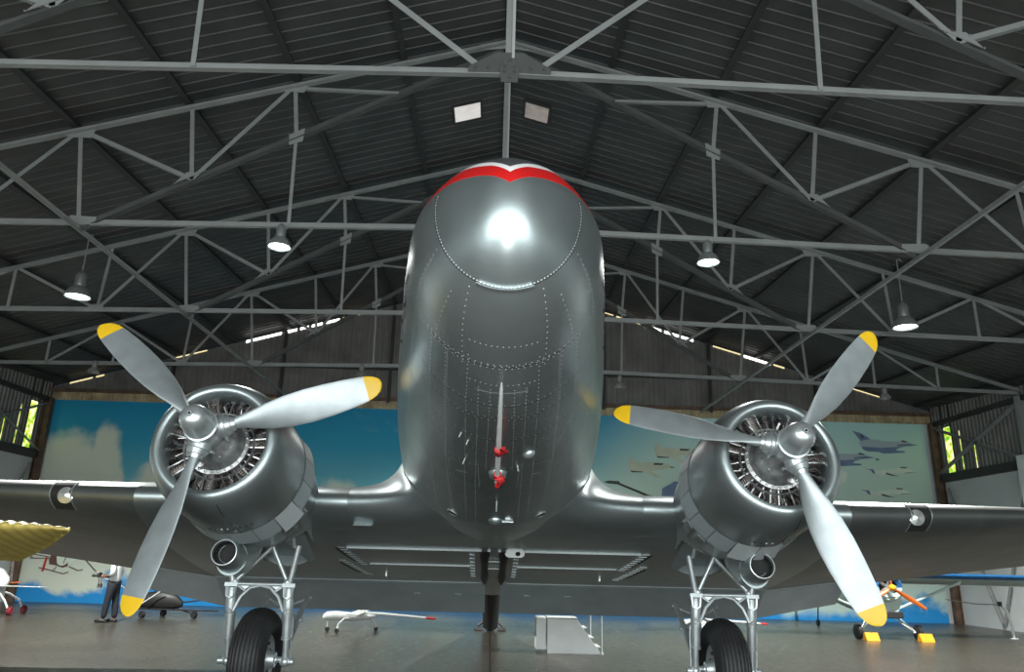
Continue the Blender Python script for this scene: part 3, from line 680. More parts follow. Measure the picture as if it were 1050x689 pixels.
g = MB(); p = wsurf(-1.62, .075); g.box(p-Vector((0, .02, .004)), (.23, .17, .01), 0, Matrix.Rotation(.55, 3, 'X')); part(g, 'patch_plate', M['light_silver'], cw)
g = MB(); p = wsurf(.27, .255)
pts = [(lerp(-.075, .075, k) , 0) for k in (0, 1)]
out = [(.075+.055*cos(a), .06*sin(a)) for a in [-pi/2+pi*i/8 for i in range(9)]]+[(-.075+.055*cos(a), .06*sin(a)) for a in [pi/2+pi*i/8 for i in range(9)]]
g.prism([p+Vector((x, y*.75, -.05-y*.75)) for x, y in out], (0, .010, .010)); g.lathe([(0, .001), (0, .032), (.004, .032), (.004, .001)], p+Vector((.04, -.008, -.058)), (0, 1, 1), 16, 1)
part(g, 'lamp_plate', [M['white'], M['black']], cw)
# keel fittings between the flaps
g = MB()
for x in (-.13, .13):
    P = [wsurf(x, c)-Vector((0, 0, .02)) for c in (.25, .3, .4, .55, .62, .74)]; g.tube(P, [.03, .07, .05, .05, .06, .03], 10)
for c in (.38, .48): p = wsurf(0, c); g.box(p-Vector((0, 0, .02)), (.16, .02, .02), 1)
for k in range(9): p = wsurf(-.2+.05*k, .69+.012*abs(k-4)); g.tube([p, p-Vector((0, .02, .05))], .008, 6, 1)
part(g, 'keel_fitting', [M['black'], M['louver']], cw)
# wing root fairings sweeping from the belly into the leading edge
for s in (-1, 1):
    bead = [(5.36, 198), (5.05, 208), (4.75, 219), (4.66, 232), (4.52, 246), (4.38, 259), (4.34, 270)]
    F = []
    for k, (ss_, dg) in enumerate(bead): F.append(fus(ss_, dg, -.01))
    up_pts = []
    for q in (5.9, 6.8, 8.0, 9.0):
        up_pts.append(fus(q, 182+ (q-5.9)*4, -.01))
    F = list(reversed(up_pts))+F+[Vector((0, 1.75, -.505)), Vector((0, 2.3, -.455)), Vector((0, 2.85, -.40))]
    Wc = [(.93, 0), (.68, 0), (.40, 0), (.16, 0), (.075, 0), (.02, 0), (.0, 1), (.015, 1), (.04, 1), (.075, 1), (.11, 1), (.15, 1), (.19, 1), (.24, 1)]
    rows = []
    nF = len(F); NU = 40
    def pl(L_, t): k = min(int(t), len(L_)-2); return L_[k].lerp(L_[k+1], t-k) if isinstance(L_[0], Vector) else L_[k]
    Wp = [wsurf(-1.80, c, bool(lo)) for c, lo in Wc]
    def smooth(L_):
        res = []
        n = len(L_)
        for i in range(NU+1):
            t = i/NU*(n-1); k = min(int(t), n-2); u = t-k
            p0, p1, p2, p3 = L_[max(k-1, 0)], L_[k], L_[k+1], L_[min(k+2, n-1)]
            res.append(.5*((2*p1)+(p2-p0)*u+(2*p0-5*p1+4*p2-p3)*u*u+(3*p1-p0-3*p2+p3)*u**3))
        return res
    FS, WS = smooth(F), smooth(Wp)
    for Fp, Wq in zip(FS, WS):
        C1 = Vector((lerp(Fp.x, Wq.x, .14), lerp(Fp.y, Wq.y, .80), lerp(Fp.z, Wq.z, .86)))
        row = []
        for j in range(15):
            t = j/14; row.append(Fp*(1-t)**2+C1*2*t*(1-t)+Wq*t*t)
        if s > 0: row = [Vector((-v.x, v.y, v.z)) for v in row]
        row[-1] = row[-1]+Vector((0, 0, 0))
        rows.append(row)
    g = MB(); g.loft(rows, 0, False); part(g, 'wing_fairing', M['silver'], cw, sharp=70)
# outer wing panels
def outer_ring(s, x):
    u = (x-4.35)/10.0; ch = lerp(4.32, 1.45, u); le = LA+(x-4.35)*.277; bb = LB+(x-4.35)*.0875; t = lerp(.15, .09, u)
    if x > 12.9:
        k = (x-12.9)/1.5; q = sqrt(max(0, 1-k*k)); mid = le+ch*.45; ch2 = max(.03, ch*q); le = mid-.45*ch2; ch = ch2
    return le, bb, ch, t
for s in (-1, 1):
    g = MB(); xs = [4.35+i*.57 for i in range(15)]+[12.9+1.5*sin(pi/2*i/9) for i in range(1, 10)]
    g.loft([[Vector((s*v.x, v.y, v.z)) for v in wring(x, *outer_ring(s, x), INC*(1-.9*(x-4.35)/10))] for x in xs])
    def osurf(x, c, lower=1):
        le, bb, ch, t = outer_ring(s, x); i_ = INC*(1-.9*(x-4.35)/10); z = naca(c, t)[lower]
        return Vector((s*x, le+ch*(c*cos(i_)+z*sin(i_)), bb+ch*(z*cos(i_)-c*sin(i_))))
    for c in (.12, .3, .5, .7):
        n = 120
        for i in range(n): rivet(osurf(4.4+6*i/n, c), Vector((0, 0, -1)), .0045)
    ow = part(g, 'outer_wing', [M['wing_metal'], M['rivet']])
    # landing light in the leading edge: dark recess, curved rim and reflector lamp
    xl = 5.36
    g = MB()
    def lep(x, q, off): # q from -1 (lower) to 1 (upper) around the leading edge
        c = .035*q*q; p = osurf(x, c, 1 if q < 0 else 0); o_ = Vector((0, -1, -.25+q*.9)).normalized(); return p+o_*off
    g.loft([[lep(xl+dx, lerp(-1.3, .9, i/10), .006) for i in range(11)] for dx in (-.12, -.04, .06, .17)], 0, False)
    for dx in (-.13, .18): g.tube([lep(xl+dx, lerp(-1.3, .9, i/10), .004) for i in range(11)], .009, 6, 1)
    ll = part(g, 'landing_light', [M['dark_hole'], M['louver']], ow)
    g = MB(); c = lep(xl-.06, -.35, .0); g.lathe([(-.02, .10), (.01, .10), (.02, .07), (.035, .02), (.036, .001)], c, (0, -1, -.2), 20); part(g, 'lamp_glass', M['lens'], ll) if False else part(g, 'lamp_glass', M['lens'], ow)
    # split flap under the outer trailing edge
    g = MB(); fl = []
    for i in range(9):
        x = 4.28+1.47*i/8; h = osurf(x, .79)-Vector((0, 0, .012)); L_ = .80-.02*i; d = Vector((0, cos(radians(24)), -sin(radians(24))))
        fl.append([h, h+d*L_, h+d*L_+Vector((0, 0, .015)), h+Vector((0, 0, .03))])
    g.loft(fl); part(g, 'flap', M['flap_metal'], ow, sharp=20)
# centre section split flaps, lowered
for s in (-1, 1):
    g = MB(); fl = []; d = Vector((0, cos(radians(24)), -sin(radians(24))))
    for x in (.12, 1.2, 2.24, 3.3, 4.33):
        h = wsurf(s*x, .77)-Vector((0, 0, .012)); fl.append([h, h+d*.82, h+d*.82+Vector((0, 0, .02)), h+Vector((0, 0, .03))])
    g.loft(fl)
    for k in range(44):
        x = .2+2.05*k/43; h = wsurf(s*x, .77)-Vector((0, 0, .012)); nn = Vector((0, -.4, -.9)); rivet(h+d*.03, nn, .006); rivet(h+d*.77, nn, .004)
    for x in (.55, 1.2): h = wsurf(s*x, .77)-Vector((0, 0, .014)); g.box(h+d*.3-Vector((0, 0, .002)), (.1, .015, .006), 2)
    part(g, 'flap', [M['flap_metal'], M['rivet'], M['louver']], cw, sharp=20)

# tail surfaces
g = MB()
g.loft([[Vector((v.y if False else (v.z-z0)*1.0, v.y, z)) for v in wring(0, a_, 0, c_, .10, 0, 14)] for z, a_, c_, z0 in ((1.6, 11.4, 4.0, 0), (2.2, 12.6, 3.0, 0), (3.2, 13.4, 2.3, 0), (4.1, 14.2, 1.5, 0), (4.4, 14.6, .8, 0))])
part(g, 'tail_fin', M['silver'])
g = MB(); g.loft([wring(x, 12.6+abs(x)*.33, 1.45, max(.5, 2.3-abs(x)*.36), .10, 0, 14) for x in (-4, -3.6, -2, 0, 2, 3.6, 4)])
part(g, 'tailplane', M['silver'])
# tail wheel
g = MB(); W = wp
g.tube([W(0, 19.6, 1.2), W(0, 20.3, .75), W(0, 20.7, .12)], [.27, .23, .20], 12)
for s in (-1, 1): g.tube([W(0, 20.7, .5), W(s*.16, 20.75, .45), W(s*.16, 20.85, .2)], .035, 8)
tw = part(g, 'tail_wheel_strut', M['dark_hole'])
g = MB(); g.lathe([(-.1, .08), (-.11, .17), (-.06, .215), (.06, .215), (.11, .17), (.1, .08)], W(0, 20.85, .215), (1, 0, 0), 28, 0, None, True); part(g, 'tire', M['tire'], tw)
for s in (-1, 1):
    g = MB(); g.box(W(s*.3, 20.8, .04), (.22, .3, .06), 0, Matrix.Rotation(-AP*-1, 3, 'X')); g.tube([W(s*.18, 20.8, .2), W(s*.34, 20.8, .1)], .03, 8)
    part(g, 'tail_wheel_clamp', M['engine_dark'], tw)
# ------------------------------------------------------------------ engines, propellers, undercarriage
EX = 2.82
def blade_mesh(hub, ang, beta0=0):
    # section table: radius, chord, thickness, pitch
    T = [(.13, .10, .10, 48), (.24, .105, .10, 48), (.34, .135, .085, 46), (.46, .20, .062, 42), (.60, .265, .045, 37), (.78, .315, .034, 31), (.98, .335, .026, 27), (1.18, .325, .021, 23.5), (1.36, .30, .017, 21), (1.5, .27, .014, 19), (1.56, .25, .012, 18), (1.60, .232, .011, 17.5), (1.65, .195, .010, 17), (1.69, .14, .008, 17), (1.712, .08, .006, 17), (1.722, .02, .004, 17)]
    d = Vector((cos(ang), 0, sin(ang))); tn = Vector((-sin(ang), 0, cos(ang))); axv = Vector((0, -1, 0))
    rings = []
    for r, c, t, be in T:
        be = radians(be); cd = tn*cos(be)+axv*sin(be); nd = axv*cos(be)-tn*sin(be); ring = []
        for k in range(20):
            a = 2*pi*k/20; cx_ = cos(a); tz = sin(a)
            if r > .4: ty = t*.5*tz*(1.25 if tz > 0 else .75)*(1-.35*cx_*cx_); ox = .08*c
            else: ty = t*.5*tz; ox = 0
            ring.append(hub+d*r+cd*(c*.5*cx_-ox)+nd*ty)
        rings.append(ring)
    g = MB(); k0 = next(i for i, q in enumerate(T) if q[0] == 1.56)
    g.loft(rings, 0, True, True, lambda i, j: 1 if i >= k0 else 0); return g
def engine_side(s, a_first):
    hub = Vector((s*EX, 0, 0)); X_ = s*EX; AXI = (0, 1, 0)
    # propeller
    g = MB()
    g.lathe([(-.47, .012), (-.47, .022), (-.455, .024), (-.45, .03), (-.445, .06), (-.425, .09), (-.385, .122), (-.33, .138), (-.17, .145), (-.165, .16), (-.13, .16), (-.125, .15), (-.1, .15), (.1, .15), (.14, .12), (.2, .10), (.35, .09)], hub, AXI, 36)
    for k in range(3):
        a = a_first+k*2*pi/3; d = Vector((cos(a), 0, sin(a))); g.lathe([(.09, .105), (.15, .105), (.155, .115), (.19, .115), (.195, .10), (.24, .082), (.245, .07), (.28, .062)], hub, d, 20)
        for q in (-1, 1):
            tn = Vector((-sin(a), 0, cos(a))); g.lathe([(0, .018), (.05, .018), (.05, .001)], hub+d*.16+tn*q*.1+Vector((0, .06, 0)), (0, 1, 0), 8)
    for k in range(12): a = 2*pi*k/12; g.lathe([(0, .013), (.03, .013), (.03, .001)], hub+Vector((cos(a)*.135, .095, sin(a)*.135)), (0, 1, 0), 6)
    pr_ = part(g, 'propeller', M['light_silver'])
    for k in range(3): part(blade_mesh(hub, a_first+k*2*pi/3), 'blade', [M['blade'], M['yellow']], pr_, sharp=60)
    # radial engine
    g = MB()
    g.lathe([(.10, .12), (.16, .17), (.22, .21), (.30, .25), (.36, .275), (.365, .31), (.40, .31), (.405, .27), (.55, .27), (.8, .27)], hub, AXI, 40)
    for k in range(28): a = 2*pi*k/28; g.lathe([(0, .011), (-.025, .011), (-.03, .001)], hub+Vector((cos(a)*.293, .365, sin(a)*.293)), (0, 1, 0), 6)
    for k in range(10): a = 2*pi*k/10+.2; g.lathe([(0, .012), (-.03, .012), (-.03, .001)], hub+Vector((cos(a)*.215, .225, sin(a)*.215)), (0, 1, 0), 6)
    g.lathe([(0, .05), (-.12, .05), (-.13, .03), (-.135, .001)], hub+Vector((0, .36, .23)), (0, 1, 0), 14); g.lathe([(0, .045), (-.10, .045), (-.11, .001)], hub+Vector((.10*s, .38, -.22)), (0, 1, 0), 14)
    en = part(g, 'radial_engine', M['engine_grey'])
    for k in range(14):
        row = k % 2; a = 2*pi*k/14+.11; d = Vector((cos(a), 0, sin(a))); base = hub+Vector((0, .50+.17*row, 0)); g = MB(); prof = [(.25, .075)]
        for i in range(9): t = .28+.026*i; prof += [(t, .068), (t, .086), (t+.011, .086), (t+.011, .068)]
        prof += [(.52, .075), (.545, .07), (.56, .03), (.56, .001)]
        g.lathe(prof, base, d, 14)
        tn = Vector((-sin(a), 0, cos(a)))
        for q in (-1, 1):
            g.tube([base+d*.24+tn*q*.035+Vector((0, -.09-.12*row, 0)), base+d*.53+tn*q*.05+Vector((0, -.06-.06*row, 0))], .012, 6, 1)
            g.box(base+d*.535+tn*q*.05+Vector((0, -.06-.05*row, 0)), (.05, .07, .05), 1)
            g.tube([base+d*.45+tn*q*.08, base+d*.40+tn*q*.11+Vector((0, -.08, 0)), hub+Vector((0, .40, 0))+d*.30+tn*q*.05], .006, 5, 2)
        g.loft([[base+d*r+tn*w_+Vector((0, .07, 0)) for w_ in (-.10, 0, .10)] for r in (.27, .50)], 0, False)
        g.tube([base+d*.52+tn*.07, base+d*.50+tn*.10+Vector((0, .05, 0)), base+d*.30+tn*.09+Vector((0, .12, 0))], .024, 7, 1)
        part(g, 'cylinder', [M['engine_dark'], M['engine_grey'], M['black']], en)
    g = MB()
    g.lathe([(.41, .335), (.40, .352), (.425, .362), (.44, .345), (.41, .335)], hub, AXI, 48, 1)
    for k in range(28):
        a = 2*pi*k/28; d = Vector((cos(a), 0, sin(a))); tn = Vector((-sin(a), 0, cos(a)))
        g.tube([hub+d*.35+Vector((0, .42, 0)), hub+d*.42+tn*.03+Vector((0, .40, 0)), hub+d*.50+tn*.015+Vector((0, .47, 0))], .006, 5, k % 2)
    part(g, 'ignition_harness', [M['black'], M['engine_grey']], en)
    g = MB(); g.lathe([(.88, .001), (.88, .66)], hub, AXI, 32); g.lathe([(.60, .49), (.60, .535), (.9, .56)], hub, AXI, 32); part(g, 'baffle_plate', M['dark_hole'], en)
    # cowling
    g = MB()
    g.lathe([(.50, .52), (.36, .495), (.28, .497), (.235, .515), (.218, .55), (.23, .585), (.265, .618), (.34, .652), (.45, .682), (.6, .702), (.85, .71), (1.1, .708), (1.2, .70), (1.2, .69), (.9, .69), (.5, .56), (.50, .52)], hub, AXI, 72)
    for a in (radians(-78), radians(150), radians(35)):
        P = [hub+Vector((cos(a)*r, t, sin(a)*r)) for t, r in ((.30, .642), (.45, .685), (.85, .7115), (1.18, .703))]; g.tube(P, .004, 5, 1)
    for k in range(8):
        a = radians(-100+k*5); g.lathe([(0, .012), (.004, .012), (.004, .001)], hub+Vector((cos(a)*.71, .95, sin(a)*.71)), (cos(a), 0, sin(a)), 8, 2 if k in (2, 3) else 1)
    cowl = part(g, 'engine_cowling', [M['silver'], M['darkseam'], M['rivet']], sharp=60)
    for k in range(12):
        a0 = radians(-212+k*20.4); a1 = a0+radians(19.6); g = MB(); op = .03 if k not in ((5, 6) if s > 0 else (8,)) else .075
        rings = []
        for t, r in ((1.14, .714), (1.32, .714+op*.45), (1.49, .707+op)):
            rings.append([hub+Vector((cos(lerp(a0, a1, i/6))*r, t, sin(lerp(a0, a1, i/6))*r)) for i in range(7)])
        ri2 = [[p-Vector((p.x-hub.x, 0, p.z)).normalized()*.008 for p in r_] for r_ in rings]
        g.loft(rings, 0, False); g.loft(ri2, 0, False); g.loft([rings[-1], ri2[-1]], 0, False); g.loft([[r_[0] for r_ in rings], [r_[0] for r_ in ri2]], 0, False); g.loft([[r_[-1] for r_ in rings], [r_[-1] for r_ in ri2]], 0, False)
        for i in (1, 3, 5):
            for tt in (.2, .8): p = rings[0][i].lerp(rings[2][i], tt); 
        hot = k in ((5, 6) if s > 0 else (8,)); part(g, 'cowl_flap', M['flap_bright'] if hot else M['cowl_flap'], cowl)
    # nacelle body: round ahead of the wing, open wheel bay below, fairing aft
    g = MB(); n = 64; st = [(1.26, .655), (1.5, .66), (1.75, .662), (2.0, .655), (2.06, .652), (2.12, .648), (2.2, .64), (2.3, .625), (2.4, .61), (2.55, .59), (2.8, .565), (3.1, .55), (3.5, .53), (3.7, .515), (3.85, .50), (4.0, .485), (4.15, .46), (4.3, .44)]
    rings = []
    for t, r in st:
        zc = -.02-.03*max(0, t-2.2); up = r if t < 2.2 else max(.15, r-.16*(t-2.2))
        lim = 0 if t < 2.04 else 58*sqrt(min(1, (t-2.0)/.4))
        ang = [radians(270+lim+(360-2*lim)*j/n) for j in range(n+1)]
        rings.append([Vector((X_+r*cos(a), t, zc+(up if sin(a) > 0 else r)*sin(a))) for a in ang])
    g.loft(rings, 0, False)
    for t in (1.62, 2.0):
        for j in range(60): a = 2*pi*j/60; rivet_to(g, Vector((X_+.664*cos(a), t, -.02+.664*sin(a))), Vector((cos(a), 0, sin(a))), .006, 1)
    for a in (200, 225, 248, 292, 315, 340):
        for i in range(15):
            t = 1.32+.045*i; rr = radians(a); rivet_to(g, Vector((X_+.664*cos(rr), t, -.02+.664*sin(rr))), Vector((cos(rr), 0, sin(rr))), .005, 1)
    nac = part(g, 'engine_nacelle', [M['silver'], M['rivet']], sharp=50)
    g = MB(); g.loft([[Vector((X_+q*.46, t, -.12)), Vector((X_+q*.40, t, -.33)), Vector((X_+q*.30, t, -.52+.03*(t-2)))] for q in (1,) for t in (2.3, 3.0, 3.8)], 0, False); g.loft([[Vector((X_-.46, t, -.12)), Vector((X_-.40, t, -.33)), Vector((X_-.30, t, -.52+.03*(t-2)))] for t in (2.3, 3.0, 3.8)], 0, False)
    part(g, 'wheel_bay_liner', M['flap_metal'], nac)
    g = MB(); g.prism([(X_+.5*cos(a), 3.75, -.06+.46*sin(a)) for a in [pi+pi*i/16 for i in range(17)]], (0, .02, 0)); g.prism([(X_+.6*cos(a), 2.42, -.06+.54*sin(a)) for a in [pi+pi*i/16 for i in range(5)]]+[(X_+.1, 2.42, -.1)], (0, .01, 0)) if False else None
    part(g, 'rear_bulkhead', M['flap_metal'], nac)
    # inspection hatch and catch on the inboard lower side
    for a in (-35, -52):
        ai = radians(a) if s < 0 else pi-radians(a); g = MB(); rr = .672
        g.loft([[Vector((X_+rr*cos(ai+q*s*-1), t, -.02+rr*sin(ai+q*s*-1))) for q in (0, .06, .12, .18, .24)] for t in (1.65, 1.85, 2.0)], 0, False)
        part(g, 'access_panel', M['silver'], nac).modifiers.new('thick', 'SOLIDIFY').thickness = .008
    ai = radians(-48) if s < 0 else pi+radians(48); g = MB(); p = Vector((X_+.68*cos(ai), 2.1, -.02+.68*sin(ai))); g.bar(p, p+Vector((0, .10, -.08)), .03, .02); part(g, 'hatch_catch', M['seam'], nac)
    # exhaust shroud / oil cooler duct under the cowl
    xo = X_+s*.06; zc = -.86; g = MB()
    g.lathe([(1.62, .115), (1.40, .118), (1.34, .123), (1.325, .127), (1.335, .136), (1.37, .142), (1.6, .165), (1.7, .168)], (xo, 0, zc), AXI, 32)
    body = []
    for t, r, z_, in ((1.6, .165, zc), (1.85, .19, zc+.08), (2.02, .19, zc+.19), (2.15, .16, zc+.32), (2.22, .1, zc+.42)): body.append([Vector((xo+r*cos(2*pi*j/32), t, z_+r*1.15*sin(2*pi*j/32))) for j in range(32)])
    g.loft(body)
    g.lathe([(1.45, .001), (1.45, .116)], (xo, 0, zc), AXI, 24, 1); g.lathe([(1.62, .112), (1.36, .119)], (xo, 0, zc), AXI, 24, 1)
    dk = part(g, 'oil_cooler_duct', [M['silver'], M['dark_hole']], nac)
    g = MB(); g.lathe([(1.322, .126), (1.318, .129), (1.32, .135), (1.33, .138)], (xo, 0, zc), AXI, 36); g.lathe([(1.42, .096), (1.41, .10), (1.42, .104)], (xo-.02*s, 0, zc+.005), AXI, 28, 0, None, False, .6, 4.2)
    part(g, 'intake_ring', M['rivet'], dk)
    # ------------------------------------------------ main undercarriage leg (laid out from the ground up)
    xg = s*2.745; h = .335; W = wp
    g = MB(); yt, yb, yw = 9.43, 9.50, 9.573
    g.tube([W(xg-h, yt, 1.40), W(xg+h, yt, 1.40)], .022, 10)
    g.box(W(xg-h, yt, 1.385), (.15, .10, .045)); g.box(W(xg+h, yt, 1.385), (.15, .10, .045))
    for q in (-1, 1):
        e = xg+q*h
        g.tube([W(e-.055, yt-.03, 1.37), W(e-.045, yt-.03, 1.27), W(e, yt-.03, 1.24), W(e+.045, yt-.03, 1.27), W(e+.055, yt-.03, 1.37)], .014, 6)
        # arched brace from the top beam down to the leg
        P = [W(xg, yt, 1.39), W(xg+q*.12, yt, 1.36), W(xg+q*.22, yt, 1.26), W(xg+q*.29, yt, 1.10)]; g.tube(P, [.022, .02, .02, .018], 8)
        g.tube([W(xg+q*.28, yt, 1.39), W(xg+q*.17, yt, 1.32)], .014, 6); g.prism([W(xg+q*.30, yt, 1.40), W(xg+q*.10, yt, 1.40), W(xg+q*.20, yt, 1.33)], (0, .012, 0))
    lg = part(g, 'landing_gear', M['gear'])
    for q in (-1, 1):
        e = xg+q*h; T = lambda t: W(e, lerp(yt, yw, t), lerp(1.37, .545, t))
        g = MB(); g.tube([T(0), T(.12), T(.13), T(.34), T(.35), T(.38), T(.385), T(.66), T(.67), T(.70), T(.705), T(1.0)], [.052, .056, .058, .058, .066, .066, .055, .055, .062, .062, .036, .036], 18)
        g.sphere(T(1.0), (.06, .06, .06), 0, 12, 8); g.tube([T(1)+Vector((-.05*q, 0, 0)), T(1)+Vector((.10*q, 0, 0))], .04, 12)
        g.tube([T(.30)+Vector((q*.02, -.06, 0)), T(.36)+Vector((q*-.03, -.06, 0))], .012, 6)
        for P_ in ((.0, .08),): g.tube([T(.0)+Vector((q*.02, .06, 0)), T(.5)+Vector((q*.065, .02, 0)), T(.95)+Vector((q*.055, .0, 0))], .008, 6)
        part(g, 'oleo_strut', M['gear'], lg)
    apex = W(s*2.66, yt+.02, 1.84)
    for q, nm in ((-1, 'v_brace'), (1, 'v_brace')):
        e = xg+q*(h-.03); g = MB(); g.tube([W(e, yt, 1.43), W(lerp(e, s*2.66, .9), yt+.02, 1.79), apex], [.024, .028, .03], 12)
        g.sphere(W(e, yt, 1.43), (.045, .04, .045), 0, 10, 7); part(g, nm, M['gear'], lg)
    g = MB(); xi = s*(2.745-h); g.tube([W(xi, yt, 1.42), W(s*2.33, yt-.06, 1.85)], .033, 12); part(g, 'upper_strut', M['gear'], lg)
    g = MB(); xi = s*(2.745+h); g.tube([W(xi, yt, 1.42), W(s*3.16, yt-.06, 1.85)], .033, 12); part(g, 'upper_strut', M['gear'], lg)
    g = MB()
    for q in (-1, 1):
        e = xg+q*(h-.02); g.tube([W(e, 9.62, .62), W(e-q*.05, 10.3, .95), W(e-q*.06, 10.9, 1.25)], [.03, .035, .03], 10)
    g.tube([W(xg-h, 10.3, .95), W(xg+h, 10.3, .95)], .022, 8); g.tube([W(xg-h*.9, 10.3, .95), W(xg+h*.9, 10.8, 1.2)], .016, 8); g.tube([W(xg+h*.9, 10.3, .95), W(xg-h*.9, 10.8, 1.2)], .016, 8)
    part(g, 'drag_brace', M['gear'], lg)
    g = MB(); Rt = .57; prof = []
    for k in range(81):
        a = -pi*.80+2*pi*.80*k/80; hw = .205*sin(a) if abs(a) < pi/2 else .205*sin(a)*1.0
        rr = .395+.175*cos(a)
        if abs(hw) < .165 and cos(a) > 0: rr += -.009 if k % 4 == 0 else 0
        prof.append((hw, rr))
    g.lathe(prof, W(xg, yw, .565), (1, 0, 0), 64)
    part(g, 'tire', M['tire'], lg, sharp=50)
    g = MB(); c = W(xg, yw, .565)
    for q in (-1, 1):
        g.lathe([(q*.10, .30), (q*.135, .285), (q*.14, .255), (q*.10, .24), (q*.085, .15), (q*.12, .13), (q*.15, .10), (q*.22, .085), (q*.225, .05), (q*.24, .045), (q*.24, .001)], c, (1, 0, 0), 36)
        for k in range(10): a = 2*pi*k/10; g.sphere(c+Vector((q*.10, .19*cos(a), .19*sin(a))), .022, 1, 8, 6)
        for k in range(8): a = 2*pi*k/8; g.sphere(c+Vector((q*.225, .06*cos(a), .06*sin(a))), .012, 0, 6, 5)
    g.tube([c+Vector((-.38, 0, 0)), c+Vector((.38, 0, 0))], .035, 14)
    part(g, 'wheel_hub', [M['gear'], M['dark_hole']], lg)
def rivet_to(g, p, n, r, mi):
    n = n.normalized(); u = n.orthogonal().normalized(); w = n.cross(u)
    g.add([p+(u*cos(pi*k/3)+w*sin(pi*k/3))*r for k in range(6)]+[p+n*r*.55], [(k, (k+1) % 6, 6) for k in range(6)], mi)
engine_side(-1, radians(139.3)); engine_side(1, radians(49.6))
# ------------------------------------------------------------------ smaller things on the hangar floor
def thing(name, loc, label, cat, group=None, rz=0):
    return tag(empty(name, loc, (0, 0, rz)), label, cat, group)

# white boarding steps under the flap
t = thing('boarding_steps', (1.65, 16.3, 0), 'low white sheet-sided boarding steps on the floor beneath the wing flap', 'steps')
side = [(-.52, 0), (.56, 0), (.50, .07), (.08, .62), (.06, .66), (-.52, .66)]
for y in (-.30, .30):
    g = MB(); g.prism([(x, y, z) for x, z in side], (0, .025, 0))
    for i in range(6): g.box((-.45+.09*i*1.6, y+(-.004 if y < 0 else .029), .04), (.03, .006, .03))
    g.build('side_panel', M['white'], t, bevel=.004)
g = MB(); g.box((-.64, .05, .36), (.20, .55, .6)); g.build('back_box', M['white'], t, bevel=.01)
g = MB(); g.box((-.22, .0, .655), (.60, .60, .02)); g.build('top_tread', M['white'], t)
for x, z in ((.18, .48), (.32, .30), (.45, .13)):
    g = MB(); g.box((x, .0, z), (.18, .58, .02)); g.build('tread', M['white'], t)
for x, y in ((.42, .33), (.56, -.33)):
    g = MB(); g.tube([(x, y, .0), (x, y, .78)], .013, 8); g.tube([(x, y, .0), (x, y, .04)], .03, 8); g.build('handrail_post', M['white'], t)

# drones
def drone(x, y, rz, label, sc=1.0):
    t = thing('drone', (x, y, 0), label, 'drone', 'white drones on curved legs', rz); t.scale = (sc, sc, sc)
    g = MB(); R = []
    for u, r, z in ((0, .01, .33), (.03, .07, .34), (.10, .105, .36), (.3, .115, .37), (.6, .105, .36), (.9, .09, .355), (1.15, .06, .36), (1.27, .03, .37)):
        R.append([(u-.64, r*1.25*cos(2*pi*j/20), z+r*sin(2*pi*j/20)*(.85 if sin(2*pi*j/20) > 0 else 1.1)) for j in range(20)])
    g.loft(R); g.build('body', M['white'], t)
    g = MB(); g.tube([(.2, 0, .44), (.7, 0, .425), (1.4, 0, .385), (2.05, 0, .34)], [.03, .035, .03, .02], 10); g.build('tail_boom', M['white'], t)
    g = MB(); g.tube([(1.86, 0, .352), (2.06, 0, .339), (2.1, 0, .336)], [.027, .024, .01], 10); g.build('boom_tip', M['red'], t)['label'] = 'red boom tip'
    g = MB(); g.loft([[(v.x*0+.55*0+(v.y)*1.0+.1, yy, .455+v.z) for v in wring(0, 0, 0, .28, .12, 0, 8)] for yy in (-1.1, 0, 1.1)]); g.build('wing', M['white'], t)
    for x0, x1, y0 in ((-.42, -.5, -.02), (.05, -.2, -.25), (.3, .62, .2)):
        g = MB(); g.tube([(x0, y0*.3, .30), (lerp(x0, x1, .5), y0*.8, .31), (lerp(x0, x1, .9), y0*1.4, .2), (x1, y0*1.6, .06)], .022, 8); g.build('leg', M['white'], t)
        g = MB(); g.lathe([(-.025, .01), (-.025, .045), (0, .055), (.025, .045), (.025, .01)], (x1, y0*1.6, .055), (0, 1, 0), 14, 0, None, True); g.build('wheel', M['tire'], t)
    return t
drone(-3.42, 19.5, 0, 'white drone with a red-tipped boom on curved legs, left of the airliner tail wheel')
drone(5.4, 20.4, radians(12), 'white drone half hidden behind the right landing gear leg', .9)

# light aeroplane with orange propeller by the right wall
t = thing('light_airplane', (10.36, 20.6, 0), 'small white and blue high-wing aeroplane with orange propeller by the right wall', 'airplane')
g = MB(); R = []
for y, w_, z0, z1 in ((.25, .36, .62, 1.62), (.6, .40, .58, 1.72), (1.4, .40, .58, 1.72), (2.2, .30, .66, 1.45), (3.4, .17, .82, 1.25), (4.6, .06, .95, 1.12)):
    R.append([(w_*cos(2*pi*j/28)*(1-.15*abs(sin(4*pi*j/28))*0), y, (z0+z1)/2+(z1-z0)/2*sin(2*pi*j/28)) for j in range(28)])
g.loft(R); g.build('fuselage', M['palegreen'], t)
g = MB(); hz_ = 1.30
g.lathe([(.02, .24), (-.06, .27), (-.10, .31), (-.06, .355), (.05, .375), (.45, .39), (.5, .37)], (0, -.15, hz_), (0, 1, 0), 40, 0, lambda i, j: 0 if j % 40 > 19 else 1)
g.build('cowling', [M['blue'], M['palegreen']], t)
g = MB(); g.lathe([(0, .001), (0, .26)], (0, -.05, hz_), (0, 1, 0), 24); 
for k in range(5): a = 2*pi*k/5; g.tube([(0, -.1, hz_), (.24*cos(a), -.1, hz_+.24*sin(a))], .045, 8, 1)
g.build('engine', [M['dark_hole'], M['engine_grey']], t)
g = MB(); R = []
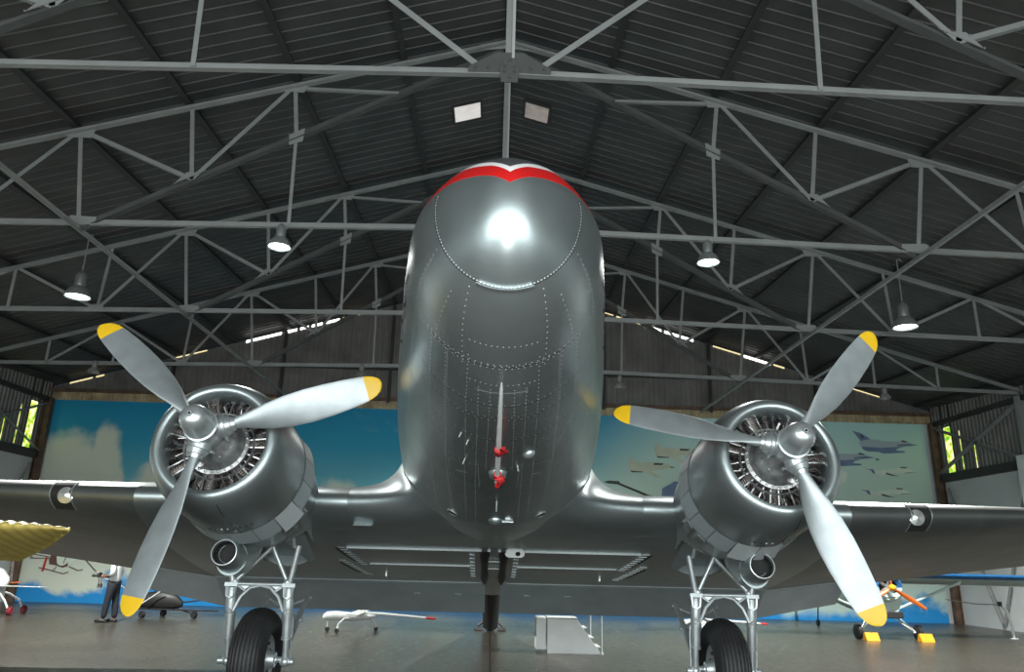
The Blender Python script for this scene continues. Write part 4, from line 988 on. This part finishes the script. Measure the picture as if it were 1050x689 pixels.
for y, w_, z0, z1 in ((-.06, .36, .62, 1.25), (.3, .38, .56, 1.25)): R.append([(w_*cos(2*pi*j/24), y, (z0+z1)/2+(z1-z0)/2*sin(2*pi*j/24)) for j in range(24)])
g.loft(R); g.build('lower_cowl', M['palegreen'], t)
g = MB(); g.box((.06, -.05, .62), (.55, .2, .16)); g.build('air_outlet', M['dark_hole'], t, bevel=.02)
g = MB(); g.sphere((0, -.36, hz_), (.085, .12, .085), 0, 16, 10); pp = g.build('propeller', M['chock'], t); pp['label'] = 'yellow spinner'
for k in range(3):
    a = radians(-31+120*k); d = Vector((cos(a), 0, sin(a))); tn = Vector((-sin(a), 0, cos(a))); g = MB(); R = []
    for r, c, be in ((.05, .05, 50), (.2, .09, 40), (.5, .12, 26), (.8, .10, 18), (.96, .07, 15), (1.0, .02, 14)):
        cd = tn*cos(radians(be))+Vector((0, -1, 0))*sin(radians(be)); nd = d.cross(cd); R.append([Vector((0, -.33, hz_))+d*r+cd*(c/2*cos(2*pi*j/12))+nd*(.012*sin(2*pi*j/12)) for j in range(12)])
    g.loft(R); g.build('blade', M['orange'], pp)
tl = radians(13)
g = MB(); g.loft([[(v.x, .05+v.y, 1.64+v.z) for v in wring(x, 0, 0, 1.15, .13, tl, 14)] for x in (-5.0, -4.9, 0, 4.9, 5.0)], 0, True, True, lambda i, j: 1 if 8 <= j <= 17 else 0)
wg = g.build('wing', [M['palegreen'], M['blue']], t)
g = MB(); z_ = 1.64-1.15*sin(tl); g.bar((-4.9, .06+1.15*cos(tl), z_), (4.9, .06+1.15*cos(tl), z_), .03, .03, 0, (0, 0, 1)); g.build('trailing_edge', M['white'], wg)
for s in (-1, 1):
    g = MB(); g.tube([(s*.33, .5, .66), (s*2.35, .55, 1.46)], .035, 10); g.build('wing_strut', M['palegreen'], t)
    g = MB(); g.tube([(s*.25, .15, .62), (s*.72, .1, .2)], .02, 8); g.tube([(s*.25, .55, .62), (s*.72, .14, .2)], .016, 8); g.tube([(s*.66, .1, .19), (s*.86, .1, .19)], .02, 8); g.build('gear_leg', M['white'], t)
    g = MB(); g.lathe([(-.07, .05), (-.075, .14), (-.045, .19), (.045, .19), (.075, .14), (.07, .05)], (s*.79, .1, .19), (1, 0, 0), 28, 0, None, True); g.build('wheel', M['tire'], t)
g = MB(); g.loft([wring(x, 4.0+abs(x)*.1, .80, .6, .08, 0, 8) for x in (-1.15, 0, 1.15)]); g.build('tailplane', M['flap_metal'], t)
g = MB(); g.loft([[(v.z, v.y, z) for v in wring(0, a, 0, c, .1, 0, 8)] for z, a, c in ((1.05, 3.9, .9), (1.9, 4.3, .45))]); g.build('tail_fin', M['palegreen'], t)
g = MB(); g.tube([(0, 4.3, 1.0), (0, 4.5, .1)], .02, 8); g.lathe([(-.03, .02), (-.03, .09), (.03, .09), (.03, .02)], (0, 4.5, .09), (1, 0, 0), 16, 0, None, True); g.build('tail_wheel', M['tire'], t)
for x, lb in ((11.13, 'orange-yellow chock before the right wheel of the small aeroplane'), (9.72, 'orange-yellow chock by the left wheel of the small aeroplane, half hidden by the blade tip')):
    t2 = MB(); t2.prism([(-.17, -.13, 0), (-.17, .12, 0), (-.17, .06, .17), (-.17, -.02, .2)], (.34, 0, 0)); o = t2.build('wheel_chock', M['chock'], None, bevel=.008); o.location = (x, 20.33, 0)
    tag(o, lb, 'wheel chock', 'chocks of the small aeroplane')

# yellow biplane wing reaching in from the left
t = thing('yellow_airplane', (-7.9, 8.5, 0), 'yellow fabric-covered aeroplane whose ribbed wing tip reaches in at the left', 'airplane')
g = MB(); rows = []; xs = []
x = -3.0
dx = .013
cdir = Vector((0, .955, -.295)); ndir = Vector((0, .295, .955))
n = 0
X0, X1 = .35, 3.55
NS = 260
for i in range(NS+1):
    x = lerp(X0, X1, i/NS); e = X1-x
    ch = 1.30 if e > 1.15 else max(.02, 1.30*(e/1.15)**.8)
    lead = .0 if e > .25 else .05*(1-e/.25)**2
    ph = (x/.135) % 1.0; sag = .020*(abs(2*ph-1)**1.6 if True else 0)
    sc_ = min(1, e/.12+.12)
    ring = []
    for xc, zc in airfoil(.115, 12):
        s_ = sag*(1.0 if xc < .95 else .2)*sc_
        zz_ = zc*1.30*min(1, .25+e*1.1); zz_ = zz_*(1-0)+(-s_ if zz_ > 0 else s_*.7)
        p = Vector((x, -.5, 2.02-.02*(x-.3)-.03*max(0, .3-e)))+cdir*(lead+xc*ch+(s_*.8 if xc < .05 else 0))+ndir*zz_
        ring.append(p)
    rows.append(ring)
g.loft(rows); g.build('wing', M['yellow_fabric'], t, sharp=60)
g = MB(); g.loft([[(r*cos(2*pi*j/24), y, 1.25+r*1.15*sin(2*pi*j/24)) for j in range(24)] for y, r in ((-1.6, .2), (-1.4, .36), (-.6, .42), (.6, .4), (2.0, .25), (3.6, .08))]); g.build('fuselage', M['yellow_fabric'], t)
g = MB(); g.tube([(.35, .1, 1.5), (.6, .1, 1.95)], .03, 8); g.tube([(.2, .1, .95), (1.6, .1, 1.78)], .025, 8); g.build('wing_strut', M['yellow_fabric'], t)
for s in (-1, 1):
    g = MB(); g.tube([(s*.25, -.8, .95), (s*.75, -.7, .28)], .03, 8); g.build('gear_leg', M['yellow_fabric'], t)
    g = MB(); g.lathe([(-.06, .08), (-.07, .2), (-.04, .27), (.04, .27), (.07, .2), (.06, .08)], (s*.8, -.7, .27), (1, 0, 0), 28, 0, None, True); g.build('wheel', M['tire'], t)

# little white pusher aircraft at the far left
t = thing('ultralight_airplane', (-14.1, 22.3, 0), 'small white aircraft with red wheel at the far left edge by the wall', 'airplane', None)
g = MB(); g.loft([[(x-0, r*cos(2*pi*j/20), z+r*sin(2*pi*j/20)) for j in range(20)] for x, r, z in ((-.9, .1, .9), (-.5, .34, .92), (.1, .40, .92), (.5, .30, .88), (.72, .12, .84), (.76, .02, .84))]); g.build('body', M['white'], t)
g = MB(); g.loft([[(x, -.35+v.y, .735+v.z-.02*0) for v in wring(0, 0, 0, .34, .08, .05, 8)] for x in (-1.3, 1.0, 1.85)]); g.build('wing', M['white'], t)
for y in (-.35, .3):
    g = MB(); g.tube([(.45, y*.4, .62), (.72, y*.6, .52), (.95, y, .36), (1.10, y, .12)], .03, 8); g.build('gear_leg', M['white'], t)
    g = MB(); g.lathe([(-.05, .03), (-.06, .08), (-.03, .11), (.03, .11), (.06, .08), (.05, .03)], (1.13, y, .11), (1, 0, 0), 20, 0, None, True); g.build('wheel', mat('dark_red_wheel', (.20, .02, .03), 0, .5), t)
g = MB(); g.sphere((.80, 0, .83), (.05, .05, .05), 0, 10, 8); pp = g.build('propeller', M['black'], t)
g = MB(); g.bar((.80, -.0, .83), (.74, -.0, 1.5), .07, .02); g.build('blade', M['engine_dark'], pp)
g = MB(); g.bar((.82, -.02, .82), (1.08, -.05, .84), .07, .02, 0, (0, 0, 1)); g.build('blade', M['orange'], pp)

# dark frame ultralight behind the left propeller blade
t = thing('ultralight_airplane', (-9.1, 22.4, 0), 'dark open-frame ultralight with a drooping red-tipped wing behind the standing man', 'airplane')
def wz(x): return 1.35-.108*x
g = MB(); SX = (-3.55, -3.0, -1.6, 0, 2.0)
g.loft([[(v.x, -.4+v.y, wz(x)+v.z) for v in wring(x, 0, 0, .9, .07, .02, 10)] for x in (-3.55, -3.28, -3.27, -2.2, -1.9, -1.0, 0, 2.2)], 0, True, True, lambda i, j: (0, 0, 1, 1, 2, 2, 2)[min(i, 6)])
g.build('wing', [M['red'], M['engine_dark'], mat('navy_fabric', (.02, .025, .09), 0, .5)], t)
g = MB(); g.tube([(-2.45, 0, wz(-2.45)-.03), (-1.85, 0, 1.05), (-.4, .05, .45)], .018, 6); g.build('wing_strut', M['engine_dark'], t)
g = MB(); g.loft([[(x, r*.6*cos(2*pi*j/16), z+r*sin(2*pi*j/16)) for j in range(16)] for x, r, z in ((-.75, .08, .40), (-.5, .22, .42), (0, .26, .44), (.35, .2, .42), (.55, .08, .36))])
for a, b_ in (((-.3, 0, .5), (-.05, 0, 1.33)), ((.3, 0, .5), (.05, 0, 1.33)), ((-.6, -.1, .22), (1.6, -.1, .2)), ((.5, 0, .4), (1.7, 0, .55))): g.tube([a, b_], .02, 6)
g.build('pod_frame', M['black'], t)
g = MB(); g.tube([(-.5, -.3, .33), (.1, -.3, .75)], .016, 6); g.build('brace_tube', M['white'], t)
g = MB(); g.tube([(.4, 0, .25), (.95, -.1, .10)], .02, 6); g.build('gear_leg', M['black'], t)
for x in (.95, -.35, -.1):
    g = MB(); y = -.12 if x > .5 else (-.4 if x < -.2 else .4); g.lathe([(-.04, .03), (-.045, .09), (.045, .09), (.04, .03)], (x, y, .095), (0.6, 1, 0), 18, 0, None, True); g.build('wheel', M['tire'], t)

# bent pipe stand by the right wall
t = thing('pipe_stand', (14.35, 21.9, 0), 'bent white pipe stand holding a long rod beside the right wall', 'stand')
g = MB(); g.tube([(.12, 0, 0), (.10, 0, .35), (.02, 0, .72), (-.08, 0, .84), (-.16, 0, .86)], .035, 10); g.tube([(.12, 0, 0), (.12, 0, .02)], .11, 14); g.build('pipe', M['white'], t)
g = MB(); g.box((-.15, 0, .9), (.09, .09, .12)); g.build('clamp', M['black'], t, bevel=.01)
g = MB(); g.tube([(-.15, 0, .88), (-.75, .1, .88), (-1.5, .3, .98)], .014, 8); g.build('rod', M['steel'], t)

# ------------------------------------------------------------------ the standing man (seen from behind the wing edge, facing left)
def skin_mesh(name, pts, edges, rad, m, parent, sub=2):
    me = bpy.data.meshes.new(name); me.from_pydata([tuple(p) for p in pts], edges, []); o = bpy.data.objects.new(name+'_tmp', me); COL.objects.link(o)
    o.modifiers.new('skin', 'SKIN')
    if not me.skin_vertices: me.skin_vertices.new()
    for i, r in enumerate(rad):
        sv = me.skin_vertices[0].data[i]; sv.radius = r if isinstance(r, tuple) else (r, r); sv.use_root = (i == 0)
    ss_ = o.modifiers.new('sub', 'SUBSURF'); ss_.levels = sub; ss_.render_levels = sub
    dg = bpy.context.evaluated_depsgraph_get(); dg.update()
    m2 = bpy.data.meshes.new_from_object(o.evaluated_get(dg)); bpy.data.objects.remove(o); m2.name = name
    m2.materials.clear(); m2.materials.append(m); m2.shade_smooth()
    r_ = bpy.data.objects.new(name, m2); COL.objects.link(r_); r_.parent = parent; return r_
M['skin'] = mat('skin', (.16, .085, .055), 0, .55); M['shirt'] = mat('shirt_white', (.58, .62, .63), 0, .8, .05, 9, .1, 30); M['trouser'] = mat('trouser_navy', (.012, .014, .022), 0, .8)
t = thing('person', (-9.62, 20.5, 0), 'man in a white shirt and dark trousers standing behind the left wing, holding a camera', 'person')
P = [(0, 0, .93), (.01, 0, 1.10), (.0, 0, 1.30), (-.01, 0, 1.44), (-.02, 0, 1.52), (-.04, 0, 1.60), (-.045, 0, 1.68), (-.04, 0, 1.75)]
E_ = [(i, i+1) for i in range(7)]; Rd = [(.13, .10), (.13, .10), (.15, .11), (.10, .08), .055, .07, .085, .05]
def chain(start, pts, rs):
    k = start
    for p, r in zip(pts, rs): P.append(p); Rd.append(r); E_.append((k, len(P)-1)); k = len(P)-1
    return k
ARM = {}
for q in (-1, 1):
    w_ = chain(3, [(0, q*.18, 1.42), (.04, q*.24, 1.16), (-.22, q*.10, 1.09), (-.27, q*.085, 1.10)], [.055, .045, .032, .034]); ARM[q] = w_
    for dz, dy, L_ in ((.028, 0, .075), (.01, .004, .085), (-.008, .004, .08), (-.026, 0, .065)):
        chain(w_, [(-.27-L_*.5, q*(.085+.012), 1.105+dz), (-.27-L_, q*(.05), 1.108+dz)], [.010, .008])
    chain(w_, [(-.26, q*.05, 1.14), (-.30, q*.035, 1.145)], [.011, .009])
LEG = {}
for q, fx in ((-1, -.10), (1, .09)):
    chain(0, [(fx*.15, q*.09, .88), (fx*.6, q*.10, .50), (fx, q*.10, .10), (fx-.05, q*.10, .05), (fx-.17, q*.11, .035)], [.085, .058, .042, .04, .03])
skin_mesh('person_body', P, E_, Rd, M['skin'], t)
# shirt
P2 = [(0, 0, .87), (.01, 0, 1.12), (.0, 0, 1.30), (-.01, 0, 1.45)]; E2 = [(0, 1), (1, 2), (2, 3)]; R2 = [(.175, .135), (.175, .135), (.18, .135), (.115, .09)]
for q in (-1, 1):
    b0 = len(P2); P2 += [(0, q*.185, 1.42), (.03, q*.235, 1.24), (.035, q*.24, 1.16), (-.06, q*.19, 1.125)]; E2 += [(3, b0), (b0, b0+1), (b0+1, b0+2), (b0+2, b0+3)]; R2 += [.08, .072, .065, .058]
skin_mesh('shirt', P2, E2, R2, M['shirt'], t)
P3 = [(0, 0, 1.06), (0, 0, .90)]; E3 = [(0, 1)]; R3 = [(.165, .125), (.165, .13)]
for q, fx in ((-1, -.10), (1, .09)):
    b0 = len(P3); P3 += [(fx*.15, q*.09, .84), (fx*.6, q*.10, .50), (fx*1.0, q*.10, .09)]; E3 += [(1, b0), (b0, b0+1), (b0+1, b0+2)]; R3 += [.115, .085, .072]
skin_mesh('trousers', P3, E3, R3, M['trouser'], t)
for q, fx in ((-1, -.10), (1, .09)):
    g = MB(); g.sphere((fx-.06, q*.105, .045), (.15, .05, .045), 0, 16, 10); g.box((fx-.05, q*.105, .01), (.24, .085, .02)); g.build('shoe', M['black'], t)
g = MB(); g.sphere((-.03, 0, 1.70), (.10, .085, .095), 0, 16, 10); g.build('hair', M['black'], t)
g = MB(); g.sphere((-.125, 0, 1.655), (.022, .014, .02), 0, 8, 6)
for q in (-1, 1): g.sphere((-.03, q*.085, 1.655), (.02, .012, .03), 0, 8, 6)
g.build('face', M['skin'], t)
t = thing('handheld_camera', (-10.02, 20.5, 1.07), 'black camera held by the man in the white shirt', 'camera')
g = MB(); g.box((0, 0, .05), (.075, .14, .10)); g.box((0, 0, .11), (.06, .06, .03)); g.build('body', M['black'], t, bevel=.008)
g = MB(); g.lathe([(0, .035), (.07, .036), (.075, .04), (.14, .042), (.145, .036), (.13, .001)], (-.035, 0, .05), (-1, 0, 0), 20); g.build('lens', M['black'], t)
g = MB(); g.tube([(.02, .07, .02), (.03, .06, -.15), (.04, 0, -.22), (.03, -.06, -.15), (.02, -.07, .02)], .012, 6); g.box((.04, 0, -.20), (.09, .07, .10)); g.build('strap', M['engine_dark'], t)
# ------------------------------------------------------------------ light
w = bpy.data.worlds.new('world'); scene.world = w; w.use_nodes = True
bg = w.node_tree.nodes['Background']; bg.inputs['Color'].default_value = (.75, .85, 1, 1); bg.inputs['Strength'].default_value = .06
# daylight through the big doorway behind the photographer
l = bpy.data.lights.new('doorway_daylight', 'AREA'); l.shape = 'RECTANGLE'; l.size = 24; l.size_y = 6.4; l.energy = 2200; l.color = (.92, 1, 1)
o = bpy.data.objects.new('doorway_daylight', l); COL.objects.link(o); o.location = (0, YF+.1, 3.4); o.rotation_euler = (radians(90), 0, 0)
# the photographer's flash, just above the lens
l = bpy.data.lights.new('camera_flash', 'AREA'); l.shape = 'DISK'; l.size = .09; l.energy = 68; l.color = (1, .99, .97); l.spread = radians(170)
o = bpy.data.objects.new('camera_flash', l); COL.objects.link(o)
Mf = Matrix((RT, UP, -FW)).transposed().to_4x4(); Mf.translation = Vector((CX, 0, CH))+UP*.17-FW*.02; o.matrix_world = Mf
# added fill spot with no lamp body, behind the fuselage, brightens the mural
for x, y, e_ in ((0, 21.5, 1300),):
    l = bpy.data.lights.new('lamp_or_fill_spot', 'SPOT'); l.energy = e_; l.color = (1, .99, .94); l.shadow_soft_size = .2; l.spot_size = radians(155); l.spot_blend = .5
    o = bpy.data.objects.new('lamp_or_fill_spot', l); COL.objects.link(o); o.location = (x, y, 6.9)
vs = scene.view_settings; vs.view_transform = 'Standard'; vs.look = 'None'; vs.gamma = 1; vs.use_curve_mapping = False; vs.exposure = .3
